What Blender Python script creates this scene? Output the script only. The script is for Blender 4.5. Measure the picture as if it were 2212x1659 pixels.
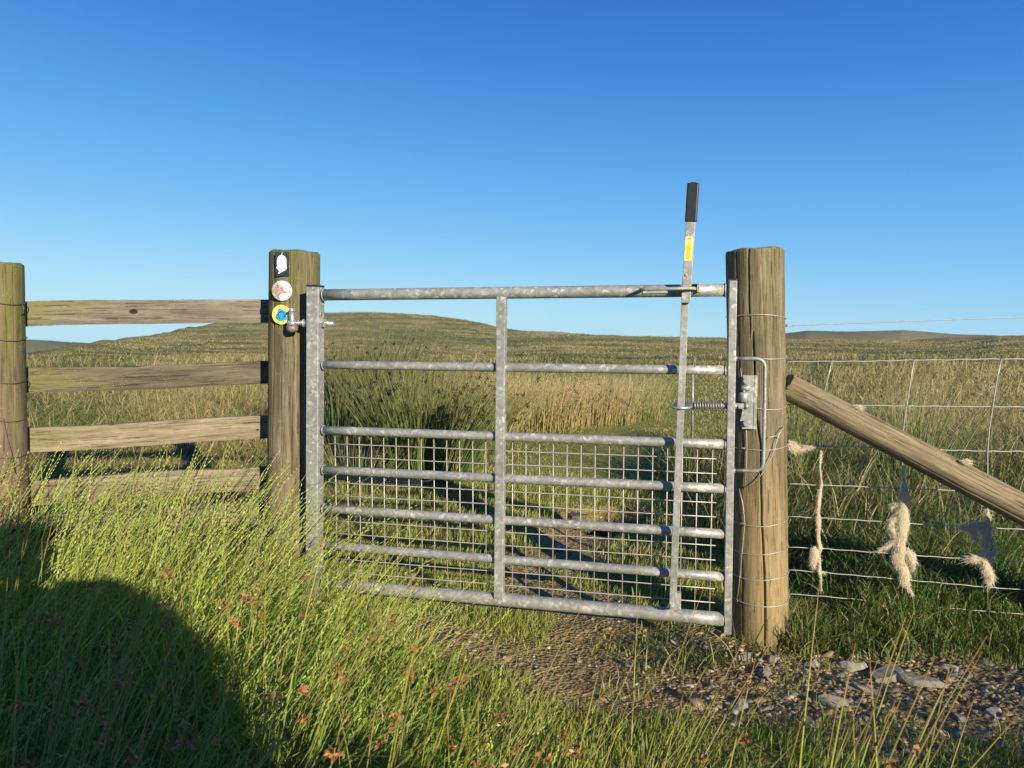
import bpy, bmesh, math, random
import numpy as np
from mathutils import Vector, Matrix
rad = math.radians
random.seed(7)
rng = np.random.default_rng(11)
for o in list(bpy.data.objects): bpy.data.objects.remove(o)
S = bpy.context.scene
COL = S.collection

# ------------------------------------------------------------------ camera, sky, sun, exposure
CAMZ = 1.12; PITCH = rad(4.18); F = 1566.0; CX, CY = 1106.0, 829.5     # sizes in the 2212 px picture
cam_d = bpy.data.cameras.new('camera'); cam = bpy.data.objects.new('camera', cam_d); COL.objects.link(cam)
cam.location = (0, 0, CAMZ); cam.rotation_euler = (rad(90) - PITCH, 0, 0)
cam_d.sensor_width = 36; cam_d.lens = 36 * F / 2212
cam_d.clip_start = 0.02; cam_d.clip_end = 8000
cam_d.dof.use_dof = True; cam_d.dof.focus_distance = 2.7; cam_d.dof.aperture_fstop = 8.5
S.camera = cam
SUN_EL, SUN_AZ = rad(17), rad(30)          # sun behind the camera, to the right
sun_dir = Vector((math.sin(SUN_AZ) * math.cos(SUN_EL), -math.cos(SUN_AZ) * math.cos(SUN_EL), math.sin(SUN_EL)))
W = bpy.data.worlds.new('World'); S.world = W; W.use_nodes = True
nt = W.node_tree; bgn = nt.nodes['Background']
sky = nt.nodes.new('ShaderNodeTexSky'); sky.sky_type = 'NISHITA'; sky.sun_disc = False
sky.sun_elevation = SUN_EL; sky.sun_rotation = math.atan2(sun_dir.x, sun_dir.y)
sky.air_density = 1.0; sky.dust_density = 0.3; sky.ozone_density = 3.0; sky.altitude = 300
hsv = nt.nodes.new('ShaderNodeHueSaturation'); hsv.inputs['Saturation'].default_value = 1.1
hsv.inputs['Value'].default_value = 1.0
nt.links.new(sky.outputs[0], hsv.inputs['Color']); bgn.inputs[1].default_value = 0.10
# clear northern evening air: a deeper blue overhead and a pale cyan foot, by height above the horizon
wtc = nt.nodes.new('ShaderNodeTexCoord'); wsp = nt.nodes.new('ShaderNodeSeparateXYZ'); nt.links.new(wtc.outputs['Generated'], wsp.inputs[0])
wrp = nt.nodes.new('ShaderNodeValToRGB'); wad = nt.nodes.new('ShaderNodeMath'); wad.operation = 'MULTIPLY_ADD'; wad.inputs[1].default_value = .07
nt.links.new(wsp.outputs[0], wad.inputs[0]); nt.links.new(wsp.outputs[2], wad.inputs[2]); nt.links.new(wad.outputs[0], wrp.inputs[0]); wrp.color_ramp.interpolation = 'B_SPLINE'
for i, (z_, c_) in enumerate(((0, (.44, .73, .88)), (.05, (.34, .66, .89)), (.12, (.19, .52, .89)), (.22, (.10, .37, .80)), (.32, (.050, .245, .67)), (.44, (.024, .155, .51)), (1, (.012, .08, .32)))):
    if i == 0: wrp.color_ramp.elements.remove(wrp.color_ramp.elements[1]); e_ = wrp.color_ramp.elements[0]
    else: e_ = wrp.color_ramp.elements.new(z_)
    e_.position = z_; e_.color = (*c_, 1)
wsc = nt.nodes.new('ShaderNodeVectorMath'); wsc.operation = 'SCALE'; wsc.inputs['Scale'].default_value = 5.9; nt.links.new(wrp.outputs[0], wsc.inputs[0])
wmx = nt.nodes.new('ShaderNodeMix'); wmx.data_type = 'RGBA'; wmx.inputs[0].default_value = .93
nt.links.new(hsv.outputs[0], wmx.inputs[6]); nt.links.new(wsc.outputs[0], wmx.inputs[7]); nt.links.new(wmx.outputs[2], bgn.inputs[0])
sl = bpy.data.lights.new('sun', 'SUN'); sl.energy = 4.8; sl.angle = rad(0.5); sl.color = (1.0, 0.86, 0.66)
so = bpy.data.objects.new('sun', sl); COL.objects.link(so); so.rotation_euler = (-sun_dir).to_track_quat('-Z', 'Y').to_euler()
so.location = (3, -5, 6)
S.view_settings.view_transform = 'Standard'; S.view_settings.look = 'None'
S.view_settings.exposure = 0.80; S.view_settings.gamma = 1

# ------------------------------------------------------------------ pixel rays (2212 px picture) -> points at a real distance
def ray(px, py):
    u = (px - CX) / F; v = (CY - py) / F
    return Vector((u, math.cos(PITCH) + v * math.sin(PITCH), -math.sin(PITCH) + v * math.cos(PITCH)))
CAMP = Vector((0, 0, CAMZ))
def R(px, py, Y):
    d = ray(px, py); return CAMP + d * (Y / d.y)
GA = Vector((0.727, 2.416, 0)); GE = Vector((1.474, -0.344, 0)).normalized(); GN = Vector((GE.y, -GE.x, 0))   # GN to camera
if GN.y > 0: GN = -GN
def G(px, py, n=0.0):                        # onto the plane of the gate, n metres in front of it
    d = ray(px, py); p0 = GA + GN * n
    t = (p0 - CAMP).dot(GN) / d.dot(GN); return CAMP + d * t
ZV = Vector((0, 0, 1))

# ------------------------------------------------------------------ noise
def _h(i, j, s):
    n = (i.astype(np.int64) * 374761393 + j.astype(np.int64) * 668265263 + s * 974634777) & 0x7fffffff
    n = ((n ^ (n >> 13)) * 1274126177) & 0x7fffffff
    return ((n ^ (n >> 16)) & 0xffff) / 65535.0
def vn(x, y, s=0):
    x = np.asarray(x, float); y = np.asarray(y, float)
    i = np.floor(x); j = np.floor(y); fx = x - i; fy = y - j
    fx = fx * fx * (3 - 2 * fx); fy = fy * fy * (3 - 2 * fy)
    a = _h(i, j, s); b = _h(i + 1, j, s); c = _h(i, j + 1, s); d = _h(i + 1, j + 1, s)
    return (a * (1 - fx) + b * fx) * (1 - fy) + (c * (1 - fx) + d * fx) * fy
def fbm(x, y, s=0, o=4):
    t = 0; a = .5; n = 0
    for k in range(o):
        t = t + a * vn(x * 2 ** k, y * 2 ** k, s + k * 17); n += a; a *= .5
    return t / n
def sst(a, b, x):
    t = np.clip((x - a) / (b - a), 0, 1); return t * t * (3 - 2 * t)

# ------------------------------------------------------------------ terrain
SKX = np.array([-900, -300, 50, 120, 172, 231, 293, 370, 430, 510, 583, 640, 701, 776, 853, 952, 1032, 1073, 1099, 1161, 1234, 1344, 1454, 1545, 1640, 1740, 1860, 1960, 2040, 2100, 2150, 2212, 2500, 3000], float)
SKY = np.array([790, 775, 757, 748, 739, 732, 723, 711, 700.6, 688, 679, 674, 671, 670, 673, 681, 694, 703, 708, 713, 716.5, 721, 725, 726, 728, 729, 729, 728, 726, 724, 720, 718, 716, 718], float)
SKD = np.array([45, 50, 55, 60, 65, 75, 90, 105, 120, 135, 145, 150, 150, 150, 150, 145, 135, 128, 120, 110, 105, 100, 95, 95, 95, 98, 100, 100, 95, 88, 82, 80, 80, 85], float)
SKU = []; SKR = []
for a, b in zip(SKX, SKY):
    d = ray(a, b); SKU.append(d.x / d.y); SKR.append(d.z / d.y)
SKU = np.array(SKU); SKR = np.array(SKR)
def path_mid(y):                              # the trodden way through the gate
    return np.interp(y, [0, 1.5, 2.4, 3.2, 4.2, 6, 9, 14, 30], [1.4, .9, .35, .25, .45, .85, 1.7, 2.4, 4])
def hollow(x, y):
    return sst(0, .12, .36 - np.hypot((x - .60) * 1.15, (y - 4.42) * 1.0) + .10 * (vn(x * 5, y * 5, 3) - .5))
def height(x, y):
    x = np.asarray(x, float); y = np.asarray(y, float)
    r = np.hypot(x, y); th = np.arctan2(x, np.maximum(y, -1e9)); th = np.clip(th, -1.0, 1.0)
    u = np.tan(th); yd = r * np.cos(th)
    sr = np.interp(u, SKU, SKR); D = np.interp(u, SKU, SKD)
    front = sst(-10, 10, y)
    y0 = 20.0; t = np.clip((yd - y0) / (D - y0), 0, 1)
    s = 1.25 * t - .25 * t * t
    ratio = (-CAMZ / y0) * (1 - s) + (sr - .20 / D) * s
    h = CAMZ + ratio * yd
    h = np.where(yd < y0, 0.0, h)
    beyond = np.clip((yd - D) / 120, 0, 1)
    hD = CAMZ + (sr - .20 / D) * D
    h = np.where(yd > D, hD * (1 - beyond) + (-8 - .03 * np.maximum(yd - 100, 0)) * beyond, h)
    h = h * front
    amp = sst(5, 40, r) * .20 * (1 - beyond) + .03 * sst(2.9, 4, r)
    h = h + amp * (fbm(x / 3.2, y / 2.2, 5, 3) - .5) * 1.0
    h = h + sst(25, 80, r) * .55 * (fbm(x / 11, y / 6, 9, 3) - .55) * (1 - beyond)
    # near field: bank under the right fence, bank of the tall grass on the left, a dip behind the camera
    h = h + .16 * sst(1.02, 1.5, x) * sst(2.42, 2.62, y) * (1 - sst(6, 9, y))
    h = h + .08 * sst(.1, .8, -x - .55 * (y - 1.8)) * (1 - sst(2.9, 3.6, y)) * sst(.2, 1.0, y)
    h = h - .27 * (1 - sst(-.15, .9, y)) * sst(-6, -2, y)
    # worn hollow of the path beyond the gate
    dx = x - path_mid(y)
    h = h - .05 * np.exp(-(dx / .35) ** 2) * sst(1.9, 2.7, y) * (1 - sst(5, 7, y))
    hol = hollow(x, y)
    h = h - .20 * hol
    near = 1 - sst(5, 9, r)
    h = h + near * (.03 * (fbm(x * 2.2, y * 2.2, 21, 3) - .5) + .014 * (fbm(x * 9, y * 9, 23, 3) - .5))
    return h
def hz(x, y): return float(height(np.array([x]), np.array([y]))[0])

def soil(x, y):                               # 1 where bare earth and slate show
    n = fbm(x * 2.4, y * 2.4, 31, 4) - .5
    bandc = np.interp(x, [-1, -.3, .3, 1, 2.5], [2.75, 2.55, 2.36, 2.24, 2.10])
    bandw = np.interp(x, [-1, -.55, -.3, .1, .8, 1.5, 2.6], [-.3, -.1, .16, .34, .32, .26, .26])
    a = sst(-.12, .12, bandw - np.abs(y - bandc) + n * .55)
    b = sst(-.1, .12, .20 - np.abs(x - path_mid(y)) + n * .75) * sst(2.3, 2.7, y) * (1 - sst(4.4, 5.2, y))
    return np.clip(np.maximum(a, b), 0, 1)

# real colours of the ground cover (linear albedo)
C_TAN = np.array([.36, .28, .125]); C_STRAW = np.array([.44, .37, .18]); C_GREEN = np.array([.13, .175, .042])
C_DARK = np.array([.06, .085, .032]); C_OLIVE = np.array([.215, .195, .075]); C_FRESH = np.array([.22, .29, .055])
def veg(x, y):
    """patches of vegetation: weights -> colour (N,3), tallness (N)"""
    r = np.hypot(x, y)
    k = np.clip(r / 14, .55, 3.2)
    a = fbm(x / (2.4 * k), y / (1.6 * k), 41, 4); b = fbm(x / (1.1 * k), y / (.9 * k), 57, 4)
    a2 = fbm(x / 9, y / 5.5, 71, 4)
    tan = sst(.47, .62, a * .6 + a2 * .4) * (1 - .45 * sst(18, 45, r)); dark = sst(.54, .64, b) * (1 - .6 * tan)
    right = sst(.9, 2.6, x - .18 * y) * sst(4.5, 7, y) * (1 - sst(18, 30, y))
    tan = tan * (1 - .5 * sst(.3, -1.5, x) * (1 - sst(14, 26, y)))
    tan = np.clip(tan * .8 + .5 * right - .3 * dark, 0, 1)
    pathg = np.exp(-((x - path_mid(y)) / (.75 + .08 * y)) ** 2) * (1 - sst(14, 24, y))
    tan = tan * (1 - .85 * pathg); dark = dark * (1 - .8 * pathg)
    c = C_OLIVE[None] * (1 - tan[:, None]) + C_TAN[None] * tan[:, None]
    c = c * (1 - dark[:, None]) + C_DARK[None] * 1.25 * dark[:, None]
    c = c * (1 - .75 * pathg[:, None]) + np.array([.36, .37, .10])[None] * .75 * pathg[:, None]
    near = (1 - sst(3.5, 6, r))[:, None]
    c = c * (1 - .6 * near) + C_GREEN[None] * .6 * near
    str_ = fbm(x / 14, y / 5, 103, 4); str2 = fbm(x / 5, y / 2.2, 113, 3); fw = sst(14, 40, r)
    bd = (fw * sst(.5, .62, str_ * .6 + str2 * .4))[:, None]; bt = (fw * sst(.56, .66, 1 - str_ * .5 - str2 * .5))[:, None]
    c = c * (1 - .8 * bd) + np.array([.075, .095, .042])[None] * .8 * bd; c = c * (1 - .6 * bt) + np.array([.33, .26, .125])[None] * .75 * bt
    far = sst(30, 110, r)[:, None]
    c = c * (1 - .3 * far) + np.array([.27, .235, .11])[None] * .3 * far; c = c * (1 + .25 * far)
    tall = (1 - .85 * pathg) * (.25 + .75 * sst(.35, .65, b * .6 + a * .4)) * (1 - .55 * near[:, 0] * (x > -.6) * (x < 1.1))
    return c, tall, tan

# ------------------------------------------------------------------ materials
def newmat(name):
    m = bpy.data.materials.new(name); m.use_nodes = True; t = m.node_tree
    return m, t, t.nodes, t.links, t.nodes['Principled BSDF']
def N(nodes, typ, **kw):
    n = nodes.new(typ)
    for k, v in kw.items():
        if k in n.inputs: n.inputs[k].default_value = v
        else: setattr(n, k, v)
    return n
def ramp(nodes, pts, interp='LINEAR'):
    r = nodes.new('ShaderNodeValToRGB'); r.color_ramp.interpolation = interp
    e = r.color_ramp.elements
    while len(e) > 1: e.remove(e[-1])
    for i, (p, c) in enumerate(pts):
        if not hasattr(c, '__len__'): c = (c, c, c)
        k = e[0] if i == 0 else e.new(p)
        k.position = p; k.color = (*c[:3], 1)
    return r
def mix(nodes, links, fac, a, b, mode='MIX'):
    m = nodes.new('ShaderNodeMix'); m.data_type = 'RGBA'; m.blend_type = mode
    for sock, v in ((m.inputs[0], fac), (m.inputs[6], a), (m.inputs[7], b)):
        if isinstance(v, bpy.types.NodeSocket): links.new(v, sock)
        elif hasattr(v, '__len__'): sock.default_value = (*v[:3], 1)
        else: sock.default_value = v
    return m.outputs[2]
def math_(nodes, links, op, a, b=0.0, clamp=False):
    m = nodes.new('ShaderNodeMath'); m.operation = op; m.use_clamp = clamp
    for sock, v in ((m.inputs[0], a), (m.inputs[1], b)):
        if isinstance(v, bpy.types.NodeSocket): links.new(v, sock)
        else: sock.default_value = v
    return m.outputs[0]

def mat_blade(name, trans=.3, rough=.45, spec=.35, vary=.25):
    m, t, n, l, p = newmat(name)
    at = N(n, 'ShaderNodeAttribute', attribute_name='col')
    p.inputs['Roughness'].default_value = rough; p.inputs['Specular IOR Level'].default_value = spec
    l.new(at.outputs['Color'], p.inputs['Base Color'])
    tr = n.new('ShaderNodeBsdfTranslucent'); l.new(at.outputs['Color'], tr.inputs[0])
    mx = n.new('ShaderNodeMixShader'); mx.inputs[0].default_value = trans
    l.new(p.outputs[0], mx.inputs[1]); l.new(tr.outputs[0], mx.inputs[2])
    l.new(mx.outputs[0], n['Material Output'].inputs[0]); return m

def mat_ground():
    m, t, n, l, p = newmat('turf_and_earth')
    at = N(n, 'ShaderNodeAttribute', attribute_name='col'); sa = N(n, 'ShaderNodeAttribute', attribute_name='soil')
    tc = n.new('ShaderNodeTexCoord')
    n1 = N(n, 'ShaderNodeTexNoise', Scale=14.0, Detail=8.0, Roughness=.65); l.new(tc.outputs['Object'], n1.inputs['Vector'])
    n2 = N(n, 'ShaderNodeTexNoise', Scale=1.1, Detail=10.0, Roughness=.7); l.new(tc.outputs['Object'], n2.inputs['Vector'])
    r1 = ramp(n, [(.3, .55), (.7, 1.35)]); l.new(n1.outputs[0], r1.inputs[0])
    r2 = ramp(n, [(.3, .7), (.7, 1.25)]); l.new(n2.outputs[0], r2.inputs[0])
    g = mix(n, l, 1.0, at.outputs['Color'], r1.outputs[0], 'MULTIPLY'); g = mix(n, l, 1.0, g, r2.outputs[0], 'MULTIPLY')
    vo = N(n, 'ShaderNodeTexVoronoi', Scale=75.0); l.new(tc.outputs['Object'], vo.inputs['Vector'])
    vr = N(n, 'ShaderNodeTexVoronoi', Scale=32.0); l.new(tc.outputs['Object'], vr.inputs['Vector'])
    sr_ = ramp(n, [(0, (.13, .078, .032)), (.45, (.23, .155, .065)), (.62, (.27, .20, .095)), (.85, (.36, .29, .155))])
    l.new(n1.outputs[0], sr_.inputs[0])
    chip = ramp(n, [(0, (.09, .06, .028)), (.5, (.25, .18, .082)), (.8, (.37, .31, .17)), (1, (.5, .45, .29))]); l.new(vo.outputs['Color'], chip.inputs[0])
    s = mix(n, l, .5, sr_.outputs[0], chip.outputs[0])
    c = mix(n, l, sa.outputs['Fac'], g, s)
    l.new(c, p.inputs['Base Color']); p.inputs['Roughness'].default_value = .95; p.inputs['Specular IOR Level'].default_value = .1
    b = N(n, 'ShaderNodeBump', Strength=.8, Distance=.012)
    hh = math_(n, l, 'ADD', n1.outputs[0], vo.outputs['Distance']); hh = math_(n, l, 'ADD', hh, vr.outputs['Distance'])
    l.new(hh, b.inputs['Height']); l.new(b.outputs[0], p.inputs['Normal']); return m

def mat_wood(name, base, dark, light, moss=.5, mosscol=(.17, .19, .035), moss_lo=-9, moss_hi=9, golden=None, gz=(0, 1), knots=()):
    """grain runs along z of the 'grain' attribute"""
    m, t, n, l, p = newmat(name)
    at = N(n, 'ShaderNodeAttribute', attribute_name='grain')
    mp = N(n, 'ShaderNodeMapping'); mp.inputs['Scale'].default_value = (70, 70, 4.5); l.new(at.outputs['Vector'], mp.inputs[0])
    mp2 = N(n, 'ShaderNodeMapping'); mp2.inputs['Scale'].default_value = (16, 16, 1.8); l.new(at.outputs['Vector'], mp2.inputs[0])
    mp3 = N(n, 'ShaderNodeMapping'); mp3.inputs['Scale'].default_value = (210, 210, 7.0); l.new(at.outputs['Vector'], mp3.inputs[0])
    f = N(n, 'ShaderNodeTexNoise', Scale=1.0, Detail=8.0, Roughness=.68, Distortion=.5); l.new(mp.outputs[0], f.inputs['Vector'])
    b_ = N(n, 'ShaderNodeTexNoise', Scale=1.0, Detail=4.0, Roughness=.55, Distortion=.8); l.new(mp2.outputs[0], b_.inputs['Vector'])
    c_ = N(n, 'ShaderNodeTexNoise', Scale=1.0, Detail=3.0, Roughness=.5, Distortion=.3); l.new(mp3.outputs[0], c_.inputs['Vector'])
    r = ramp(n, [(.34, dark), (.5, base), (.66, light)]); l.new(f.outputs[0], r.inputs[0])
    r2 = ramp(n, [(.3, .72), (.7, 1.25)]); l.new(b_.outputs[0], r2.inputs[0])
    c = mix(n, l, 1.0, r.outputs[0], r2.outputs[0], 'MULTIPLY')
    sep = n.new('ShaderNodeSeparateXYZ'); l.new(at.outputs['Vector'], sep.inputs[0])
    if golden:
        mr = n.new('ShaderNodeMapRange'); mr.interpolation_type = 'SMOOTHSTEP'
        mr.inputs[1].default_value = gz[0]; mr.inputs[2].default_value = gz[1]; l.new(sep.outputs[2], mr.inputs[0])
        gg = mix(n, l, 1.0, r2.outputs[0], golden, 'MULTIPLY'); gg = mix(n, l, .45, gg, c, 'MIX')
        fac = math_(n, l, 'SUBTRACT', 1.0, mr.outputs[0]); fac = math_(n, l, 'MULTIPLY', fac, .85)
        c = mix(n, l, fac, c, gg)
    crk = ramp(n, [(.0, 0.0), (.34, 0.0), (.385, 1.0)]); l.new(c_.outputs[0], crk.inputs[0])
    c = mix(n, l, 1.0, c, mix(n, l, crk.outputs[0], (.52, .49, .46), (1, 1, 1)), 'MULTIPLY')
    # moss / algae
    if moss > 0:
        nm = N(n, 'ShaderNodeTexNoise', Scale=9.0, Detail=7.0, Roughness=.7); l.new(at.outputs['Vector'], nm.inputs['Vector'])
        mp4 = N(n, 'ShaderNodeMapping'); mp4.inputs['Scale'].default_value = (24, 24, 1.5); l.new(at.outputs['Vector'], mp4.inputs[0])
        nm2 = N(n, 'ShaderNodeTexNoise', Scale=1.0, Detail=4.0); l.new(mp4.outputs[0], nm2.inputs['Vector'])
        s_ = math_(n, l, 'ADD', nm.outputs[0], nm2.outputs[0])
        mr = n.new('ShaderNodeMapRange'); mr.inputs[1].default_value = moss_lo; mr.inputs[2].default_value = moss_hi; l.new(sep.outputs[2], mr.inputs[0])
        s_ = math_(n, l, 'ADD', s_, math_(n, l, 'MULTIPLY', mr.outputs[0], .45))
        rm = ramp(n, [(0, 0), (.70, 0), (.88, 1)]); l.new(math_(n, l, 'MULTIPLY', s_, .62), rm.inputs[0])
        c = mix(n, l, math_(n, l, 'MULTIPLY', rm.outputs[0], moss), c, mosscol)
        sp = N(n, 'ShaderNodeTexVoronoi', Scale=130.0); l.new(at.outputs['Vector'], sp.inputs['Vector'])
        sr2 = ramp(n, [(0, 1), (.13, 1), (.2, 0)]); l.new(sp.outputs['Distance'], sr2.inputs[0])
        nl = N(n, 'ShaderNodeTexNoise', Scale=16.0, Detail=2.0); l.new(at.outputs['Vector'], nl.inputs['Vector'])
        nlr = ramp(n, [(.55, 0), (.62, 1)]); l.new(nl.outputs[0], nlr.inputs[0])
        c = mix(n, l, math_(n, l, 'MULTIPLY', math_(n, l, 'MULTIPLY', sr2.outputs[0], nlr.outputs[0]), .7), c, (.42, .42, .28))
    for (ka, kh, ks) in knots:      # position along (z) and across (x)
        vs = N(n, 'ShaderNodeVectorMath', operation='SUBTRACT'); l.new(at.outputs['Vector'], vs.inputs[0]); vs.inputs[1].default_value = (kh, 0, ka)
        vm = N(n, 'ShaderNodeVectorMath', operation='MULTIPLY'); l.new(vs.outputs[0], vm.inputs[0]); vm.inputs[1].default_value = (1.3 / ks, 0, .85 / ks)
        vl = N(n, 'ShaderNodeVectorMath', operation='LENGTH'); l.new(vm.outputs[0], vl.inputs[0])
        kr = ramp(n, [(0, (.10, .07, .05)), (.5, (.18, .13, .09)), (.62, (.05, .035, .025)), (.8, (.55, .5, .45)), (1, (1, 1, 1))]); l.new(vl.outputs['Value'], kr.inputs[0])
        c = mix(n, l, 1.0, c, kr.outputs[0], 'MULTIPLY')
    l.new(c, p.inputs['Base Color']); p.inputs['Roughness'].default_value = .85; p.inputs['Specular IOR Level'].default_value = .2
    hh = math_(n, l, 'ADD', f.outputs[0], math_(n, l, 'MULTIPLY', crk.outputs[0], 1.5))
    b = N(n, 'ShaderNodeBump', Strength=.8, Distance=.003); l.new(hh, b.inputs['Height']); l.new(b.outputs[0], p.inputs['Normal'])
    return m

def mat_galv(name='galvanised_steel', dk=1.0, flake=1.0, scale=1.0):
    m, t, n, l, p = newmat(name)
    tc = n.new('ShaderNodeTexCoord')
    nz = N(n, 'ShaderNodeTexNoise', Scale=55.0 * scale, Detail=2.0); l.new(tc.outputs['Object'], nz.inputs['Vector'])
    vm = N(n, 'ShaderNodeVectorMath', operation='SCALE'); l.new(nz.outputs['Color'], vm.inputs[0]); vm.inputs['Scale'].default_value = .022 / scale
    va = N(n, 'ShaderNodeVectorMath', operation='ADD'); l.new(tc.outputs['Object'], va.inputs[0]); l.new(vm.outputs[0], va.inputs[1])
    vo = N(n, 'ShaderNodeTexVoronoi', Scale=85.0 * scale); l.new(va.outputs[0], vo.inputs['Vector'])
    v2 = N(n, 'ShaderNodeTexVoronoi', Scale=120.0 * scale); l.new(va.outputs[0], v2.inputs['Vector'])
    sc = n.new('ShaderNodeSeparateColor'); l.new(vo.outputs['Color'], sc.inputs[0])
    s2 = n.new('ShaderNodeSeparateColor'); l.new(v2.outputs['Color'], s2.inputs[0])
    g = .235 * dk
    r = ramp(n, [(0, (g * 1.1, g * 1.14, g * 1.06)), (.45, (g * 1.25, g * 1.29, g * 1.2)), (.72, (g * 1.42, g * 1.46, g * 1.36)), (.90, (g * 1.5, g * 1.54, g * 1.42)), (.93, (.43 * flake, .44 * flake, .40 * flake)), (1, (.52 * flake, .52 * flake, .47 * flake))])
    l.new(sc.outputs[0], r.inputs[0])
    r2 = ramp(n, [(0, .93), (.9, 1.04), (.93, 1.18)]); l.new(s2.outputs[0], r2.inputs[0])
    c = mix(n, l, 1.0, r.outputs[0], r2.outputs[0], 'MULTIPLY')
    nb = N(n, 'ShaderNodeTexNoise', Scale=9.0, Detail=3.0); l.new(tc.outputs['Object'], nb.inputs['Vector'])
    rb = ramp(n, [(.35, .85), (.65, 1.12)]); l.new(nb.outputs[0], rb.inputs[0])
    c = mix(n, l, 1.0, c, rb.outputs[0], 'MULTIPLY')
    l.new(c, p.inputs['Base Color']); p.inputs['Metallic'].default_value = .35
    rr = ramp(n, [(0, .42), (1, .62)]); l.new(sc.outputs[1], rr.inputs[0]); l.new(rr.outputs[0], p.inputs['Roughness'])
    return m

def mat_plain(name, col, rough=.5, metal=0.0, spec=.5, noise=.15, nscale=60.0, bump=0.0):
    m, t, n, l, p = newmat(name)
    tc = n.new('ShaderNodeTexCoord'); nz = N(n, 'ShaderNodeTexNoise', Scale=nscale, Detail=5.0); l.new(tc.outputs['Object'], nz.inputs['Vector'])
    r = ramp(n, [(.3, tuple(c * (1 - noise) for c in col)), (.7, tuple(min(1, c * (1 + noise)) for c in col))]); l.new(nz.outputs[0], r.inputs[0])
    l.new(r.outputs[0], p.inputs['Base Color'])
    p.inputs['Roughness'].default_value = rough; p.inputs['Metallic'].default_value = metal; p.inputs['Specular IOR Level'].default_value = spec
    if bump:
        b = N(n, 'ShaderNodeBump', Strength=1.0, Distance=bump); l.new(nz.outputs[0], b.inputs['Height']); l.new(b.outputs[0], p.inputs['Normal'])
    return m

M = {}
M['ground'] = mat_ground()
M['blade'] = mat_blade('grass_blades', trans=.3, spec=.25); M['rush'] = mat_blade('rush_stems', trans=.12, rough=.4, spec=.4)
M['galv'] = mat_galv(); M['galv2'] = mat_galv('galvanised_lever', 1.0, .8)
M['wire'] = mat_plain('fence_wire', (.42, .41, .37), .5, .5); M['dwire'] = mat_plain('old_wire', (.09, .085, .08), .6, .4)
M['meshwire'] = mat_plain('mesh_wire', (.45, .43, .38), .5, .4)
M['black'] = mat_plain('black_plastic', (.018, .02, .025), .35, 0, .5)
M['bolt'] = mat_plain('zinc_bolt', (.52, .53, .53), .38, .7, .5, .3, 200)
M['rust'] = mat_plain('weathered_steel', (.22, .165, .13), .6, .4, .4, .3, 90)
M['spring'] = mat_plain('spring_steel', (.30, .29, .27), .45, .6, .5, .2)
M['white'] = mat_plain('white_plastic', (.85, .85, .82), .45, noise=.04)
M['signblack'] = mat_plain('sign_black', (.02, .03, .045), .4)
M['yellow'] = mat_plain('sign_yellow', (.86, .62, .10), .45, noise=.08); M['blue'] = mat_plain('sign_blue', (.02, .30, .56), .45, noise=.08)
M['stickbg'] = mat_plain('sticker_yellow', (.85, .60, .22), .5, noise=.06); M['stickar'] = mat_plain('sticker_orange', (.85, .47, .03), .5, noise=.1)
M['ink'] = mat_plain('dark_ink', (.05, .03, .02), .6)
M['red'] = mat_plain('faded_red', (.42, .19, .17), .6, noise=.3, nscale=200); M['pinkwhite'] = mat_plain('faded_disc', (.82, .76, .70), .55, noise=.07, nscale=70)
M['wornpatch'] = mat_plain('worn_disc', (.20, .19, .16), .6, noise=.25, nscale=120)
M['slate'] = None

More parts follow.
